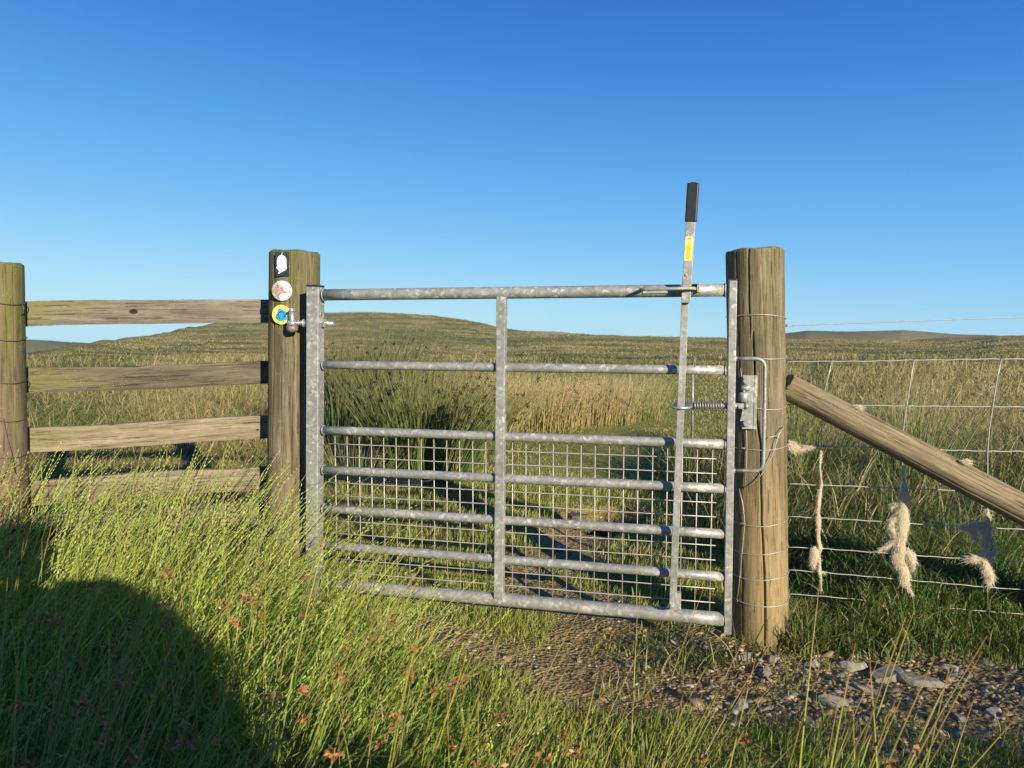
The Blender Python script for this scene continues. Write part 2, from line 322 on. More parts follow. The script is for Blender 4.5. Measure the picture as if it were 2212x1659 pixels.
# ------------------------------------------------------------------ mesh collecting for built things
class MB:
    def __init__(s): s.v = []; s.f = []; s.g = []; s.smooth = []
    def add(s, vs, fs, grain=None, smooth=False):
        o = len(s.v); s.v += [Vector(v) for v in vs]
        s.f += [tuple(i + o for i in f) for f in fs]; s.smooth += [smooth] * len(fs)
        s.g += list(grain) if grain is not None else [(0, 0, 0)] * len(vs)
    def box(s, c, ex, ey, ez, hx, hy, hz_, bev=0.0):
        """centre, three unit axes, half sizes, edges of the long (ez) direction bevelled"""
        c = Vector(c)
        if bev > 0:
            pts = []
            for (sx, sy) in ((1, 1), (-1, 1), (-1, -1), (1, -1)):
                k = 4
                a0 = {(1, 1): 0, (-1, 1): 90, (-1, -1): 180, (1, -1): 270}[(sx, sy)]
                for i in range(k):
                    a = rad(a0 + 90 * i / (k - 1)); pts.append((sx * (hx - bev) + bev * math.cos(a), sy * (hy - bev) + bev * math.sin(a)))
            rings = []; b2 = min(bev * .6, hz_ * .3)
            for zz, sc in ((-hz_, 1 - b2 / max(hx, hy)), (-hz_ + b2, 1), (hz_ - b2, 1), (hz_, 1 - b2 / max(hx, hy))):
                rings.append([c + ex * (x * sc) + ey * (y * sc) + ez * zz for x, y in pts])
            s.rings(rings, caps=True, smooth=False)
        else:
            vs = [c + ex * (hx * a) + ey * (hy * b) + ez * (hz_ * d) for a in (-1, 1) for b in (-1, 1) for d in (-1, 1)]
            s.add(vs, [(0, 1, 3, 2), (4, 6, 7, 5), (0, 4, 5, 1), (2, 3, 7, 6), (0, 2, 6, 4), (1, 5, 7, 3)])
    def rings(s, rings, caps=True, smooth=True, grain=None, closed=False):
        o = len(s.v); n = len(rings[0]); vs = [p for r in rings for p in r]; fs = []
        m = len(rings)
        for i in range(m if closed else m - 1):
            a = i * n; b = ((i + 1) % m) * n
            for j in range(n):
                fs.append((a + j, a + (j + 1) % n, b + (j + 1) % n, b + j))
        sm = [smooth] * len(fs)
        if caps and not closed:
            fs.append(tuple(range(n))[::-1]); fs.append(tuple((m - 1) * n + j for j in range(n))); sm += [False, False]
        s.v += [Vector(v) for v in vs]; s.f += [tuple(i + o for i in f) for f in fs]; s.smooth += sm
        s.g += list(grain) if grain is not None else [(0, 0, 0)] * len(vs)
    def tube(s, pts, r, n=8, caps=True, closed=False, smooth=True):
        pts = [Vector(p) for p in pts]; m = len(pts); rings = []
        rr = r if hasattr(r, '__len__') else [r] * m
        up = None
        for i in range(m):
            if closed: d = pts[(i + 1) % m] - pts[i - 1]
            else: d = pts[min(i + 1, m - 1)] - pts[max(i - 1, 0)]
            d.normalize()
            if up is None: up = Vector((0, 0, 1)) if abs(d.z) < .9 else Vector((1, 0, 0))
            a = d.cross(up)
            if a.length < 1e-5: a = d.cross(Vector((0, 1, 0)))
            a.normalize(); b = a.cross(d).normalized(); up = b
            rings.append([pts[i] + (a * math.cos(2 * math.pi * k / n) + b * math.sin(2 * math.pi * k / n)) * rr[i] for k in range(n)])
        s.rings(rings, caps=caps, smooth=smooth, closed=closed)
    def poly(s, pts, o, X, Y, Z, z0, th, sx=1.0, sy=1.0):
        """extruded flat outline; pts in 2-D"""
        bm = bmesh.new(); vs = [bm.verts.new(o + X * (a * sx) + Y * (b * sy) + Z * (z0 + th)) for a, b in pts]
        f = bm.faces.new(vs); bmesh.ops.triangulate(bm, faces=[f]); bm.verts.index_update()
        n = len(pts); base = [v.co - Z * th for v in vs]
        allv = [v.co.copy() for v in vs] + base
        fs = [tuple(v.index for v in f.verts) for f in bm.faces]; bm.free()
        fs += [(i, (i + 1) % n, n + (i + 1) % n, n + i) for i in range(n)]
        s.add(allv, fs)
OBJ_ORG = {}
def world_org(o): return OBJ_ORG.get(o.name, Vector((0, 0, 0))) if o else Vector((0, 0, 0))
def tag(o, label=None, cat=None, group=None, kind=None):
    if label: o['label'] = label
    if cat: o['category'] = cat
    if group: o['group'] = group
    if kind: o['kind'] = kind
    return o
def build(name, mb, mat, parent=None, org=None):
    org = Vector(org) if org is not None else (world_org(parent) if parent else Vector((0, 0, 0)))
    me = bpy.data.meshes.new(name); me.from_pydata([tuple(v - org) for v in mb.v], [], mb.f)
    me.polygons.foreach_set('use_smooth', mb.smooth)
    if any(g != (0, 0, 0) for g in mb.g[:50]):
        a = me.attributes.new('grain', 'FLOAT_VECTOR', 'POINT'); a.data.foreach_set('vector', np.array(mb.g, float).ravel())
    me.materials.append(mat); me.validate(); me.update()
    bm = bmesh.new(); bm.from_mesh(me); bmesh.ops.recalc_face_normals(bm, faces=bm.faces[:]); bm.to_mesh(me); bm.free()
    o = bpy.data.objects.new(name, me); COL.objects.link(o)
    if parent: o.parent = parent; o.location = org - world_org(parent)
    else: o.location = org
    OBJ_ORG[o.name] = org
    return o
def empty(name, loc, label, cat, group=None):
    o = bpy.data.objects.new(name, None); COL.objects.link(o); o.location = loc; o.empty_display_size = .1
    OBJ_ORG[o.name] = Vector(loc); return tag(o, label, cat, group)

# vectorised foliage mesh
class GM:
    def __init__(s): s.v = []; s.q = []; s.t = []; s.c = []; s.n = 0
    def add(s, V, quads, tris, C):
        V = V.reshape(-1, 3); s.v.append(V); s.c.append(np.broadcast_to(C.reshape(-1, 3), V.shape))
        if len(quads): s.q.append(quads.reshape(-1, 4) + s.n)
        if len(tris): s.t.append(tris.reshape(-1, 3) + s.n)
        s.n += len(V)
    def build(s, name, mat, parent=None, org=(0, 0, 0)):
        V = np.concatenate(s.v) - np.array(org)[None]; C = np.concatenate(s.c)
        Q = np.concatenate(s.q) if s.q else np.zeros((0, 4), int); T = np.concatenate(s.t) if s.t else np.zeros((0, 3), int)
        me = bpy.data.meshes.new(name); me.vertices.add(len(V)); me.vertices.foreach_set('co', V.astype(np.float32).ravel())
        me.loops.add(Q.size + T.size); me.loops.foreach_set('vertex_index', np.concatenate([Q.ravel(), T.ravel()]).astype(np.int32))
        me.polygons.add(len(Q) + len(T))
        st = np.concatenate([np.arange(len(Q)) * 4, len(Q) * 4 + np.arange(len(T)) * 3]).astype(np.int32); me.polygons.foreach_set('loop_start', st)
        me.update(calc_edges=True)
        a = me.attributes.new('col', 'FLOAT_COLOR', 'POINT'); a.data.foreach_set('color', np.concatenate([C, np.ones((len(C), 1))], 1).astype(np.float32).ravel())
        me.materials.append(mat)
        o = bpy.data.objects.new(name, me); COL.objects.link(o)
        if parent: o.parent = parent; o.location = Vector(org) - world_org(parent)
        else: o.location = org
        OBJ_ORG[o.name] = Vector(org); return o

def curve_pts(P, H, L, seg, droop, pw=1.8):
    t = np.linspace(0, 1, seg + 1)[None, :]
    hx = L[:, 0:1] * H[:, None] * t ** pw; hy = L[:, 1:2] * H[:, None] * t ** pw
    lean = np.hypot(L[:, 0], L[:, 1])
    z = H[:, None] * (t - droop[:, None] * t ** 2.6) * np.sqrt(np.maximum(.15, 1 - .35 * lean[:, None] ** 2 * t))
    return np.stack([P[:, 0:1] + hx, P[:, 1:2] + hy, P[:, 2:3] + z], 2), t
def blades(gm, P, H, Wd, L, C, seg=4, droop=None, tipc=None, yaw=None, pw=1.8):
    n = len(P)
    if n == 0: return
    if droop is None: droop = np.zeros(n)
    pts, t = curve_pts(P, H, L, seg, droop, pw)
    yaw = rng.uniform(0, math.pi, n) if yaw is None else yaw
    wd = np.stack([np.cos(yaw), np.sin(yaw), np.zeros(n)], 1)[:, None, :]
    w = (Wd[:, None] * .5 * (1 - t ** 2.2) ** .8)[:, :, None]
    Lf = pts - wd * w; Rt = pts + wd * w
    V = np.concatenate([np.stack([Lf[:, :-1], Rt[:, :-1]], 2).reshape(n, -1, 3), pts[:, -1:]], 1)
    k = 2 * seg + 1; base = (np.arange(n) * k)[:, None]
    q = np.array([[2 * i, 2 * i + 1, 2 * i + 3, 2 * i + 2] for i in range(seg - 1)]).reshape(1, -1)
    Q = (base + q) if seg > 1 else np.zeros((0, 4), int); T = base + np.array([[2 * seg - 2, 2 * seg - 1, 2 * seg]])
    CC = np.repeat(C[:, None, :], k, 1)
    if tipc is not None:
        tt = np.concatenate([np.repeat(t[0, :-1], 2), [1.0]])[None, :, None] ** 1.5; CC = CC * (1 - tt) + tipc[:, None, :] * tt
    gm.add(V, Q, T, CC)
def stems(gm, P, H, Rd, L, C, seg=4, tipc=None, pw=1.5):
    """three-sided tapered stems"""
    n = len(P); pts, t = curve_pts(P, H, L, seg, np.zeros(n), pw)
    a0 = rng.uniform(0, 6.28, n)[:, None]
    r = Rd[:, None] * (1 - .85 * t ** 2); rings = []
    for k in range(3):
        a = a0 + k * 2.0944
        off = np.stack([np.cos(a) * r, np.sin(a) * r, 0 * r], 2); rings.append(pts + off)
    V = np.stack(rings, 2)                        # n, seg+1, 3, 3
    base = (np.arange(n) * 3 * (seg + 1))[:, None]; q = []
    for i in range(seg):
        for k in range(3):
            k2 = (k + 1) % 3; q += [3 * i + k, 3 * i + k2, 3 * i + 3 + k2, 3 * i + 3 + k]
    Q = base + np.array(q)[None]
    CC = np.repeat(C[:, None, :], seg + 1, 1)
    if tipc is not None: CC = CC * (1 - t[..., None] ** 3) + tipc[:, None, :] * t[..., None] ** 3
    gm.add(V, Q, np.zeros((0, 3), int), np.repeat(CC[:, :, None, :], 3, 2))
    return pts
def flakes(gm, Cn, size, per, spread, C, up=0.3):
    """clusters of little diamond bracts"""
    n = len(Cn); c = np.repeat(Cn, per, 0) + rng.normal(0, 1, (n * per, 3)) * np.repeat(spread, per)[:, None]
    s = np.repeat(size, per) * rng.uniform(.6, 1.4, n * per)
    d = rng.normal(0, 1, (n * per, 3)); d[:, 2] += up; d /= np.linalg.norm(d, axis=1)[:, None]
    e = np.cross(d, rng.normal(0, 1, (n * per, 3))); e /= np.linalg.norm(e, axis=1)[:, None] + 1e-9
    V = np.stack([c - d * s[:, None], c + e * s[:, None] * .45, c + d * s[:, None], c - e * s[:, None] * .45], 1)
    Q = np.arange(n * per * 4).reshape(-1, 4)
    CC = np.repeat(C, per, 0) * rng.uniform(.6, 1.5, (n * per, 1))
    gm.add(V, Q, np.zeros((0, 3), int), np.repeat(CC[:, None, :], 4, 1))
def jitter(C, n, v=.18, hue=.1):
    C = np.broadcast_to(np.asarray(C, float), (n, 3))
    return np.clip(C * rng.uniform(1 - v, 1 + v, (n, 1)) * (1 + rng.uniform(-hue, hue, (n, 3)) * np.array([1, .5, .8])), 0, 1)

# ================================================================== GROUND
def make_ground():
    th = np.concatenate([np.linspace(-math.pi, -.85, 70, endpoint=False), np.linspace(-.85, .85, 760, endpoint=False), np.linspace(.85, math.pi, 70, endpoint=False)])
    rr = np.concatenate([np.geomspace(.25, 1.3, 24, endpoint=False), np.geomspace(1.3, 10, 230, endpoint=False), np.geomspace(10, 160, 190, endpoint=False), np.geomspace(160, 5000, 26)])
    A, Rr = np.meshgrid(th, rr); x = (Rr * np.sin(A)).ravel(); y = (Rr * np.cos(A)).ravel()
    z = height(x, y); far = sst(300, 900, np.hypot(x, y)); z = z * (1 - far) - (8 + .035 * np.hypot(x, y)) * far
    nth = len(th); nr = len(rr)
    V = np.stack([x, y, z], 1); V = np.concatenate([V, [[0, 0, hz(0, 0)]]])
    i = np.arange(nr - 1)[:, None] * nth; j = np.arange(nth)[None]; j2 = (j + 1) % nth
    Q = np.stack([i + j, i + j2, i + nth + j2, i + nth + j], 2).reshape(-1, 4)[:, ::-1]
    T = np.stack([np.full(nth, nr * nth), np.arange(nth), (np.arange(nth) + 1) % nth], 1)[:, ::-1]
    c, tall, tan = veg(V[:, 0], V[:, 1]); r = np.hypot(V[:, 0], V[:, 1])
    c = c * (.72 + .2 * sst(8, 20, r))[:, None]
    hw = hollow(V[:, 0], V[:, 1])[:, None]; c = c * (1 - hw) + np.array([.022, .018, .013]) * hw        # peat, painted near black: the hollow's cavity shade is in its colour
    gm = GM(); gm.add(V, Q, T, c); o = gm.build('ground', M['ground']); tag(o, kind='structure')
    a = o.data.attributes.new('soil', 'FLOAT', 'POINT')
    s = soil(V[:, 0], V[:, 1]) * (r < 8) * (1 - hw[:, 0]); a.data.foreach_set('value', s.astype(np.float32))
    o.data.polygons.foreach_set('use_smooth', np.ones(len(o.data.polygons), bool))
    return o
make_ground()

def make_hills():
    """two far hills, beyond the near ridges"""
    for lab, xs, ys, D, dep in (('left', [-500, -200, -60, 50, 100, 140, 190, 240, 330], [741, 731, 730, 733, 735, 738, 741, 748, 775], 620, 260),
                                ('right', [1560, 1640, 1692, 1743, 1810, 1880, 1950, 2022, 2064, 2120, 2200, 2300], [745, 728, 720, 713.6, 715.5, 715, 713, 718, 721.5, 723, 728, 745], 420, 200)):
        xs = np.array(xs, float); us = []; rs = []
        for a, b in zip(xs, ys): d = ray(a, b); us.append(d.x / d.y); rs.append(d.z / d.y)
        U = np.linspace(us[0], us[-1], 160); Rr = np.interp(U, us, rs)
        K = np.linspace(-1, 1, 26); V = []
        for k in K:
            yy = D + k * dep * .6
            zt = CAMZ + Rr * D; z = -40 + (zt + 40) * (1 - k * k) + .6 * (fbm(U * D / 14, np.full_like(U, yy / 14), 5) - .5)
            V.append(np.stack([U * yy, np.full_like(U, yy), z], 1))
        V = np.concatenate(V); n = len(U)
        i = np.arange(len(K) - 1)[:, None] * n; j = np.arange(n - 1)[None]
        Q = np.stack([i + j, i + j + 1, i + n + j + 1, i + n + j], 2).reshape(-1, 4)
        m = fbm(V[:, 0] / 30, V[:, 1] / 60, 8)[:, None]
        base = np.array([.17, .185, .11]) if lab == 'left' else np.array([.19, .185, .115])
        gm = GM(); gm.add(V, Q, np.zeros((0, 3), int), base[None] * (.7 + .6 * m)); o = gm.build('hills', M['ground']); tag(o, kind='structure')
        o.data.polygons.foreach_set('use_smooth', np.ones(len(o.data.polygons), bool))
        a = o.data.attributes.new('soil', 'FLOAT', 'POINT')
make_hills()
#@@PART2
# ================================================================== POSTS
def cyl_hit(c0, c1, r, px, py):
    """where the ray through a pixel meets the post whose axis runs c0 -> c1: returns angle, height, point, normal"""
    d = ray(px, py); z = c0.z + .5 * (c1.z - c0.z)
    for _ in range(6):
        k = (z - c0.z) / (c1.z - c0.z); c = c0.lerp(c1, k)
        o = Vector((-c.x, -c.y)); dd = Vector((d.x, d.y))
        A = dd.dot(dd); B = 2 * o.dot(dd); C_ = o.dot(o) - r * r; disc = max(0, B * B - 4 * A * C_)
        t = (-B - math.sqrt(disc)) / (2 * A); z = CAMZ + d.z * t
    p = CAMP + d * t; nrm = Vector((p.x - c.x, p.y - c.y, 0)).normalized()
    return math.atan2(nrm.y, nrm.x), z, p, nrm
def post(name, c0, c1, r0, r1, mat, parent=None, cracks=(), nseg=240, nz=150, seed=1, topround=.012, rough=.0007, slant=(0, 0)):
    """round timber from c0 (foot) to c1 (top); cracks = [(pixels, half width, depth)]"""
    mb = MB(); axis = (c1 - c0); Lh = axis.length
    vertical = abs(axis.normalized().z) > .9
    zdir = axis.normalized()
    ex = Vector((1, 0, 0)) if vertical else zdir.cross(ZV).normalized(); ey = zdir.cross(ex).normalized() * (1 if zdir.cross(ex).y > 0 or not vertical else -1)
    if vertical: ex, ey = Vector((1, 0, 0)), Vector((0, 1, 0))
    zz = np.linspace(0, 1, nz); th = np.arange(nseg) * 2 * math.pi / nseg
    TH, Z = np.meshgrid(th, zz)
    Rr = r0 + (r1 - r0) * Z
    Rr = Rr + rough * 3 * (fbm(np.cos(TH) * 1.5 + 9, Z * 2.5 + np.sin(TH) * 1.5, seed, 3) - .5) * 2
    Rr = Rr + rough * (fbm(TH * r0 * 110, Z * Lh * 3, seed + 3, 3) - .5) * 2
    for (pl, w, dep) in cracks:
        if vertical:
            hits = [cyl_hit(c0, c1, (r0 + r1) / 2, a, b)[:2] for a, b in pl]
        else: hits = pl
        hits = sorted(hits, key=lambda h: h[1])
        hzs = np.array([(h[1] - c0.z) / (c1.z - c0.z) if vertical else h[1] for h in hits]); ha = np.unwrap(np.array([h[0] for h in hits]))
        ca = np.interp(zz, hzs, ha) + .012 * (fbm(zz * 24, zz * 0 + 3, seed + 9, 3) - .5) * 2
        on = sst(hzs[0] - .01, hzs[0] + .03, zz) * (1 - sst(hzs[-1] - .03, hzs[-1] + .01, zz)) if hzs[-1] < .97 else sst(hzs[0] - .01, hzs[0] + .03, zz)
        d = np.abs((TH - ca[:, None] + math.pi) % (2 * math.pi) - math.pi) * r0
        Rr = Rr - dep * on[:, None] * np.clip(1 - d / w, 0, 1)
    rings = []; grain = []
    for i in range(nz):
        c = c0.lerp(c1, zz[i])
        ring = []
        for j in range(nseg):
            a = th[j]; rj = Rr[i, j]
            p = c + ex * (math.cos(a) * rj) + ey * (math.sin(a) * rj)
            if i == nz - 1: p = p + zdir * (slant[0] * math.cos(a) + slant[1] * math.sin(a))
            ring.append(p); grain.append((math.cos(a) * r0 + seed, math.sin(a) * r0, zz[i] * Lh))
        rings.append(ring)
    for k, (f, dz) in enumerate(((.97, topround * .5), (.9, topround * .9), (.55, topround), (.12, topround))):
        c = c1
        ring = []
        for j in range(nseg):
            a = th[j]; rj = Rr[-1, j] * f
            ring.append(c + ex * (math.cos(a) * rj) + ey * (math.sin(a) * rj) + zdir * (dz + f * (slant[0] * math.cos(a) + slant[1] * math.sin(a)) + .002 * math.sin(a * 5 + k)))
            grain.append((math.cos(a) * rj + seed, math.sin(a) * rj, Lh))
        rings.append(ring)
    mb.rings(rings, caps=True, smooth=True, grain=grain)
    return build(name, mb, mat, parent, org=(None if parent else c0))
M['post_r'] = mat_wood('latch_post_wood', (.16, .13, .085), (.07, .058, .04), (.25, .205, .14), .45, (.105, .11, .04), .2, 1.6, golden=(.30, .225, .095), gz=(.55, .95))
M['post_l'] = mat_wood('hinge_post_wood', (.145, .118, .078), (.062, .05, .037), (.235, .19, .13), .55, (.10, .108, .035), .5, 1.5, golden=(.225, .175, .085), gz=(.2, .8))
M['post_ll'] = mat_wood('fence_post_wood', (.13, .10, .07), (.06, .048, .034), (.20, .155, .11), .6, (.115, .125, .026), .3, 1.5, golden=(.20, .13, .075), gz=(.3, 1.0))
M['brace'] = mat_wood('strut_wood', (.21, .165, .10), (.09, .068, .045), (.32, .26, .165), .25, (.16, .18, .06), 2.2, -.2)

# latch post (right)
PR1 = R(1630, 545, 2.60); PR0 = R(1642.5, 1380, 2.60); k = (PR1 - PR0).normalized(); PR0 = PR0 + k * ((-.12 - PR0.z) / k.z)
crR = [([(1617, 534), (1617.5, 650), (1621, 735)], .0032, .012), ([(1666, 534), (1668, 600), (1671, 690), (1672, 760)], .0032, .012),
       ([(1626, 715), (1629, 780), (1632, 850), (1634, 900), (1643, 961), (1645.5, 1130), (1651, 1236), (1652, 1300), (1652.5, 1440)], .0040, .02),
       ([(1603, 1190), (1603, 1290), (1605, 1440)], .0028, .008), ([(1684, 900), (1690, 1100), (1688, 1250)], .0028, .008),
       ([(1590, 560), (1594, 700), (1597, 800)], .0022, .006), ([(1645, 534), (1646, 600), (1655, 800), (1662, 900)], .002, .006), ([(1672, 1000), (1676, 1180)], .002, .006)]
latch_post = post('gate_post', PR0, PR1, .0995, .0985, M['post_r'], cracks=crR, seed=3, topround=.010, slant=(.004, 0))
tag(latch_post, 'stout round timber gate post wrapped in wire bands, on the latch side', 'gate post')
# hinge post (left)
PL1 = R(637, 549, 2.92); PL0 = R(631, 1180, 2.92); k = (PL1 - PL0).normalized(); PL0 = PL0 + k * ((-.12 - PL0.z) / k.z)
crL = [([(624.5, 541), (625, 640), (625, 700)], .0026, .009), ([(667, 541), (668, 600), (664, 700)], .0026, .009), ([(651, 541), (652, 620), (651, 660)], .002, .006),
       ([(634, 680), (633, 820), (628, 960), (629, 1100)], .0034, .012), ([(592, 541), (590, 800), (586, 1000)], .0025, .007), ([(608, 700), (606, 900)], .002, .006)]
hinge_post = post('gate_post', PL0, PL1, .100, .0985, M['post_l'], cracks=crL, seed=8, topround=.010, slant=(-.003, 0))
tag(hinge_post, 'round mossy timber gate post carrying the three waymark signs and the hinge', 'gate post')

# ================================================================== WOODEN FENCE (left)
FL1 = R(0, 574, 2.70); FL0 = R(10, 1100, 2.70); k = (FL1 - FL0).normalized(); FL0 = FL0 + k * ((-.1 - FL0.z) / k.z)
fence = empty('wooden_fence', FL0, 'post and rail fence of five weathered boards left of the gate', 'fence')
post('post', FL0, FL1, .0795, .0745, M['post_ll'], fence, cracks=[([(30, 570), (32, 900)], .0022, .006)], seed=15, topround=.010)
def board(idx, lt, rt, h=.096, th=.032, knots=(), moss=.5, golden=None, gl=False):
    """board from its left centre to its right centre"""
    a, b = lt, rt; ex = (b - a).normalized(); ez = ex.cross(Vector((0, 1, 0))).normalized()
    ez = (ZV - ex * ZV.dot(ex)).normalized(); ey = ez.cross(ex)          # ey away from camera
    Ln = (b - a).length; nx, nzz = 90, 9
    mb = MB(); rings = []; grain = []
    for i in range(nx + 1):
        x = Ln * i / nx; ring = []
        sag = .004 * math.sin(i * .05 + idx * 2)
        prof = []
        for j in range(nzz + 1): prof.append((-.5 + j / nzz, -.5))
        for j in range(nzz + 1): prof.append((.5 - j / nzz, .5))
        for (pz, py) in prof:
            hh = h + .003 * math.sin(i * .11 + idx) * (1 if pz > 0 else -1)
            edge = .0018 * (vn(np.array([i * .9]), np.array([pz * 9 + idx * 7]), 4)[0] - .5)
            rnd = .004 if abs(pz) > .49 else 0
            y = py * (th - rnd); p = a + ex * x + ez * (pz * hh + sag + edge * .6) + ey * (y + th * .5 + edge)
            ring.append(p); grain.append((pz * hh + idx * .37, py * th, x))
        rings.append(ring)
    mb.rings(rings, caps=True, smooth=False, grain=grain)
    base = [(.165, .148, .118), (.115, .10, .07), (.205, .17, .112), (.19, .158, .105), (.15, .13, .09)][idx]
    mt = mat_wood('board_wood_%d' % idx, base, tuple(c * .62 for c in base), tuple(c * 1.38 for c in base), moss, (.145, .155, .045), .42, .0,
                  knots=[(ka, kh + idx * .37, ks) for ka, kh, ks in knots])
    build('rail', mb, mt, fence)
YL, YR = 2.80, 3.035
for i, (yl, yr, kn, ms) in enumerate(((679, 671, [(.42, .0, .016), (1.10, .008, .012)], .6), (825.5, 802, [], .6), (951, 922, [(.9, -.01, .006)], .3), (1069, 1028, [], .3), (1145, 1100, [], .3))):
    a = R(30, yl, YL); b = R(640, yr - 1, YR + .02); board(i, a, b, knots=kn, moss=ms)
mb = MB()
for yy in (649, 728, 820, 903, 982):          # wires tied round the left post
    pts = []
    _, z0, p, nr = cyl_hit(FL0, FL1, .080, 20, yy); kk = (z0 - FL0.z) / (FL1.z - FL0.z); c = FL0.lerp(FL1, kk)
    for j in range(28):
        a = rad(j * 360 / 28); pts.append(Vector((c.x + .0805 * math.cos(a), c.y + .0805 * math.sin(a), z0 + .012 * math.cos(a + .5) * -1 + .003 * math.sin(3 * a))))
    mb.tube(pts, .0016, 6, closed=True); build('wire_tie', mb, M['dwire'], fence); mb = MB()
e = R(47, 655, 2.7); mb.tube([e, e + Vector((.006, 0, -.015)), e + Vector((.005, 0, -.035)), e + Vector((-.004, -.003, -.045))], .0016, 6); build('wire_end', mb, M['dwire'], fence); mb = MB()
_, z0, p, nr = cyl_hit(FL0, FL1, .081, 8, 905); mb.tube([p, p + Vector((.01, -.004, -.06)), p + Vector((.025, -.003, -.13)), p + Vector((.032, 0, -.2))], .0015, 6)
build('loose_wire', mb, M['dwire'], fence)

# ================================================================== GATE
gate = empty('gate', G(682, 1290) - Vector((0, 0, .02)), 'galvanised steel bridle gate with seven tube rails, mesh and a tall lift lever', 'gate')
# hinge stile: square box
def stile(pt, pb, hx, hy, n0, name, bev):
    a = G(*pt, n0); b = G(*pb, n0); ez = (a - b).normalized(); ex = (GE - ez * GE.dot(ez)).normalized(); ey = ez.cross(ex)
    mb = MB(); mb.box((a + b) / 2, ex, ey, ez, hx, hy, (a - b).length / 2, bev); o = build(name, mb, M['galv'], gate)
    return o, a, b, ex, ey, ez
st1, a1, b1, ex1, ey1, ez1 = stile((681.5, 620), (679, 1290), .025, .025, 0.0, 'hinge_stile', .003)
mb = MB(); mb.box(a1 + ez1 * .0035, ex1, ey1, ez1, .0256, .0256, .0036, .003); build('end_cap', mb, M['black'], st1)
mb = MB()                                      # drilled hole, dark disc set in a rim on the right face
hc = a1 - ez1 * .102 + ex1 * .0251
ring = [hc + (ey1 * math.cos(rad(t)) + ez1 * math.sin(rad(t))) * .0095 for t in range(0, 360, 15)]
mb.tube(ring, .0012, 6, closed=True); build('hole_rim', mb, M['bolt'], st1)
mb = MB(); mb.tube([hc - ex1 * .002, hc + ex1 * .0006], .0093, 20); build('bolt_hole', mb, M['rust'], st1)
st2, a2, b2, ex2, ey2, ez2 = stile((1583.3, 606), (1571, 1366), .0125, .020, 0.0, 'latch_stile', .002)
mb = MB(); mb.box(a2 + ez2 * .002, ex2, ey2, ez2, .013, .0205, .003, .002); build('end_cap', mb, M['black'], st2)
# rails
RL = [(637, 627, .0212), (788, 800, .0160), (929, 959, .0160), (1015, 1055, .0160), (1099, 1153, .0160), (1178, 1245.5, .0160), (1261, 1337, .0232)]
def rail_pt(i, s):                             # s = picture x
    yl, yr, r = RL[i]; return G(s, yl + (yr - yl) * (s - 700) / 855.0)
for i, (yl, yr, r) in enumerate(RL):
    mb = MB(); A = rail_pt(i, 699 if i else 700); B = rail_pt(i, 1567)
    mb.tube([A + (B - A) * t for t in np.linspace(0, 1, 12)], r, 28)
    ro = build('rail', mb, M['galv'], gate)
    mb = MB()                                  # weld beads
    for c, sgn in ((A, 1), (B, -1)):
        pts = [c + GE * sgn * .001 + (GN * math.cos(rad(t)) + ZV * math.sin(rad(t))) * (r + .0012) for t in range(0, 360, 20)]
        mb = MB(); mb.tube(pts, .0026, 6, closed=True); build('weld', mb, M['galv'], ro)
# centre upright
a = G(1084.3, 641, .012); b = G(1078.5, 1291, .012); ez = (a - b).normalized(); ex = (GE - ez * GE.dot(ez)).normalized(); ey = ez.cross(ex)
mb = MB(); mb.box((a + b) / 2, ex, ey, ez, .0165, .0165, (a - b).length / 2, .002); build('centre_upright', mb, M['galv'], gate)
# mesh panel
z_first = G(723.8, 958.6, -.018); mb = MB(); s0 = z_first
ztop_c = rail_pt(2, 1100); drop = (rail_pt(2, 1555).z - rail_pt(2, 700).z) / (rail_pt(2, 1555) - rail_pt(2, 700)).length
zbot = lambda k: rail_pt(6, 700).z + (rail_pt(6, 1555).z - rail_pt(6, 700).z) * (k * .05) / 1.45
wl = (G(1560, 900, -.018) - G(700, 900, -.018)).length
nv = 29
for kx in range(nv):
    p = s0 + GE * (.05 * kx); p = Vector((p.x, p.y, 0)); sk = drop * .05 * kx
    mb.tube([p + ZV * (rail_pt(2, 700).z + sk), p + ZV * (zbot(kx) + .0)], .0020, 6)
left = s0 - GE * .025; L_ = .05 * (nv - 1) + .05
for kz in range(11):
    z = s0.z - .0500 * kz; p = Vector((left.x, left.y, z)) + GN * .0038
    mb.tube([p + GE * t * L_ + ZV * (drop * t * L_ + .0008 * math.sin(t * 9 + kz)) for t in np.linspace(0, 1, 12)], .0020, 6)
build('wire_mesh', mb, M['meshwire'], gate)
# lift lever ---------------------------------------------------
lever = []
lb = G(1453, 1310, .050); lm = G(1480.5, 640, .050); d = (lm - lb).normalized()
ez = d; ex = (GE - ez * GE.dot(ez)).normalized(); ey = ez.cross(ex); low_top = lm + d * .05
mb = MB(); mb.box((lb + low_top) / 2, ex, ey, ez, .0118, .006, (low_top - lb).length / 2 + .012, .0015)
lev = build('lever', mb, M['galv2'], gate)
u0 = G(1482, 641, .060); u1 = G(1497.5, 396, .075); ez = (u1 - u0).normalized(); ex = (GE - ez * GE.dot(ez)).normalized(); ey = ez.cross(ex)
if ey.dot(GN) < 0: eyf = -ey
else: eyf = ey
Lu = (u1 - u0).length; gl = .1225
mb = MB(); mb.box(u0 + ez * (Lu - .01) / 2 + ez * -.008, ex, ey, ez, .0148, .0120, (Lu - .01) / 2 + .012, .0018)
build('lever_sleeve', mb, M['galv2'], lev)
mb = MB(); mb.box(u1 - ez * gl / 2, ex, ey, ez, .0192, .0165, gl / 2, .0055); mb.tube([u1 - ez * .001, u1 + ez * .003], .008, 16)
build('grip', mb, M['black'], lev)
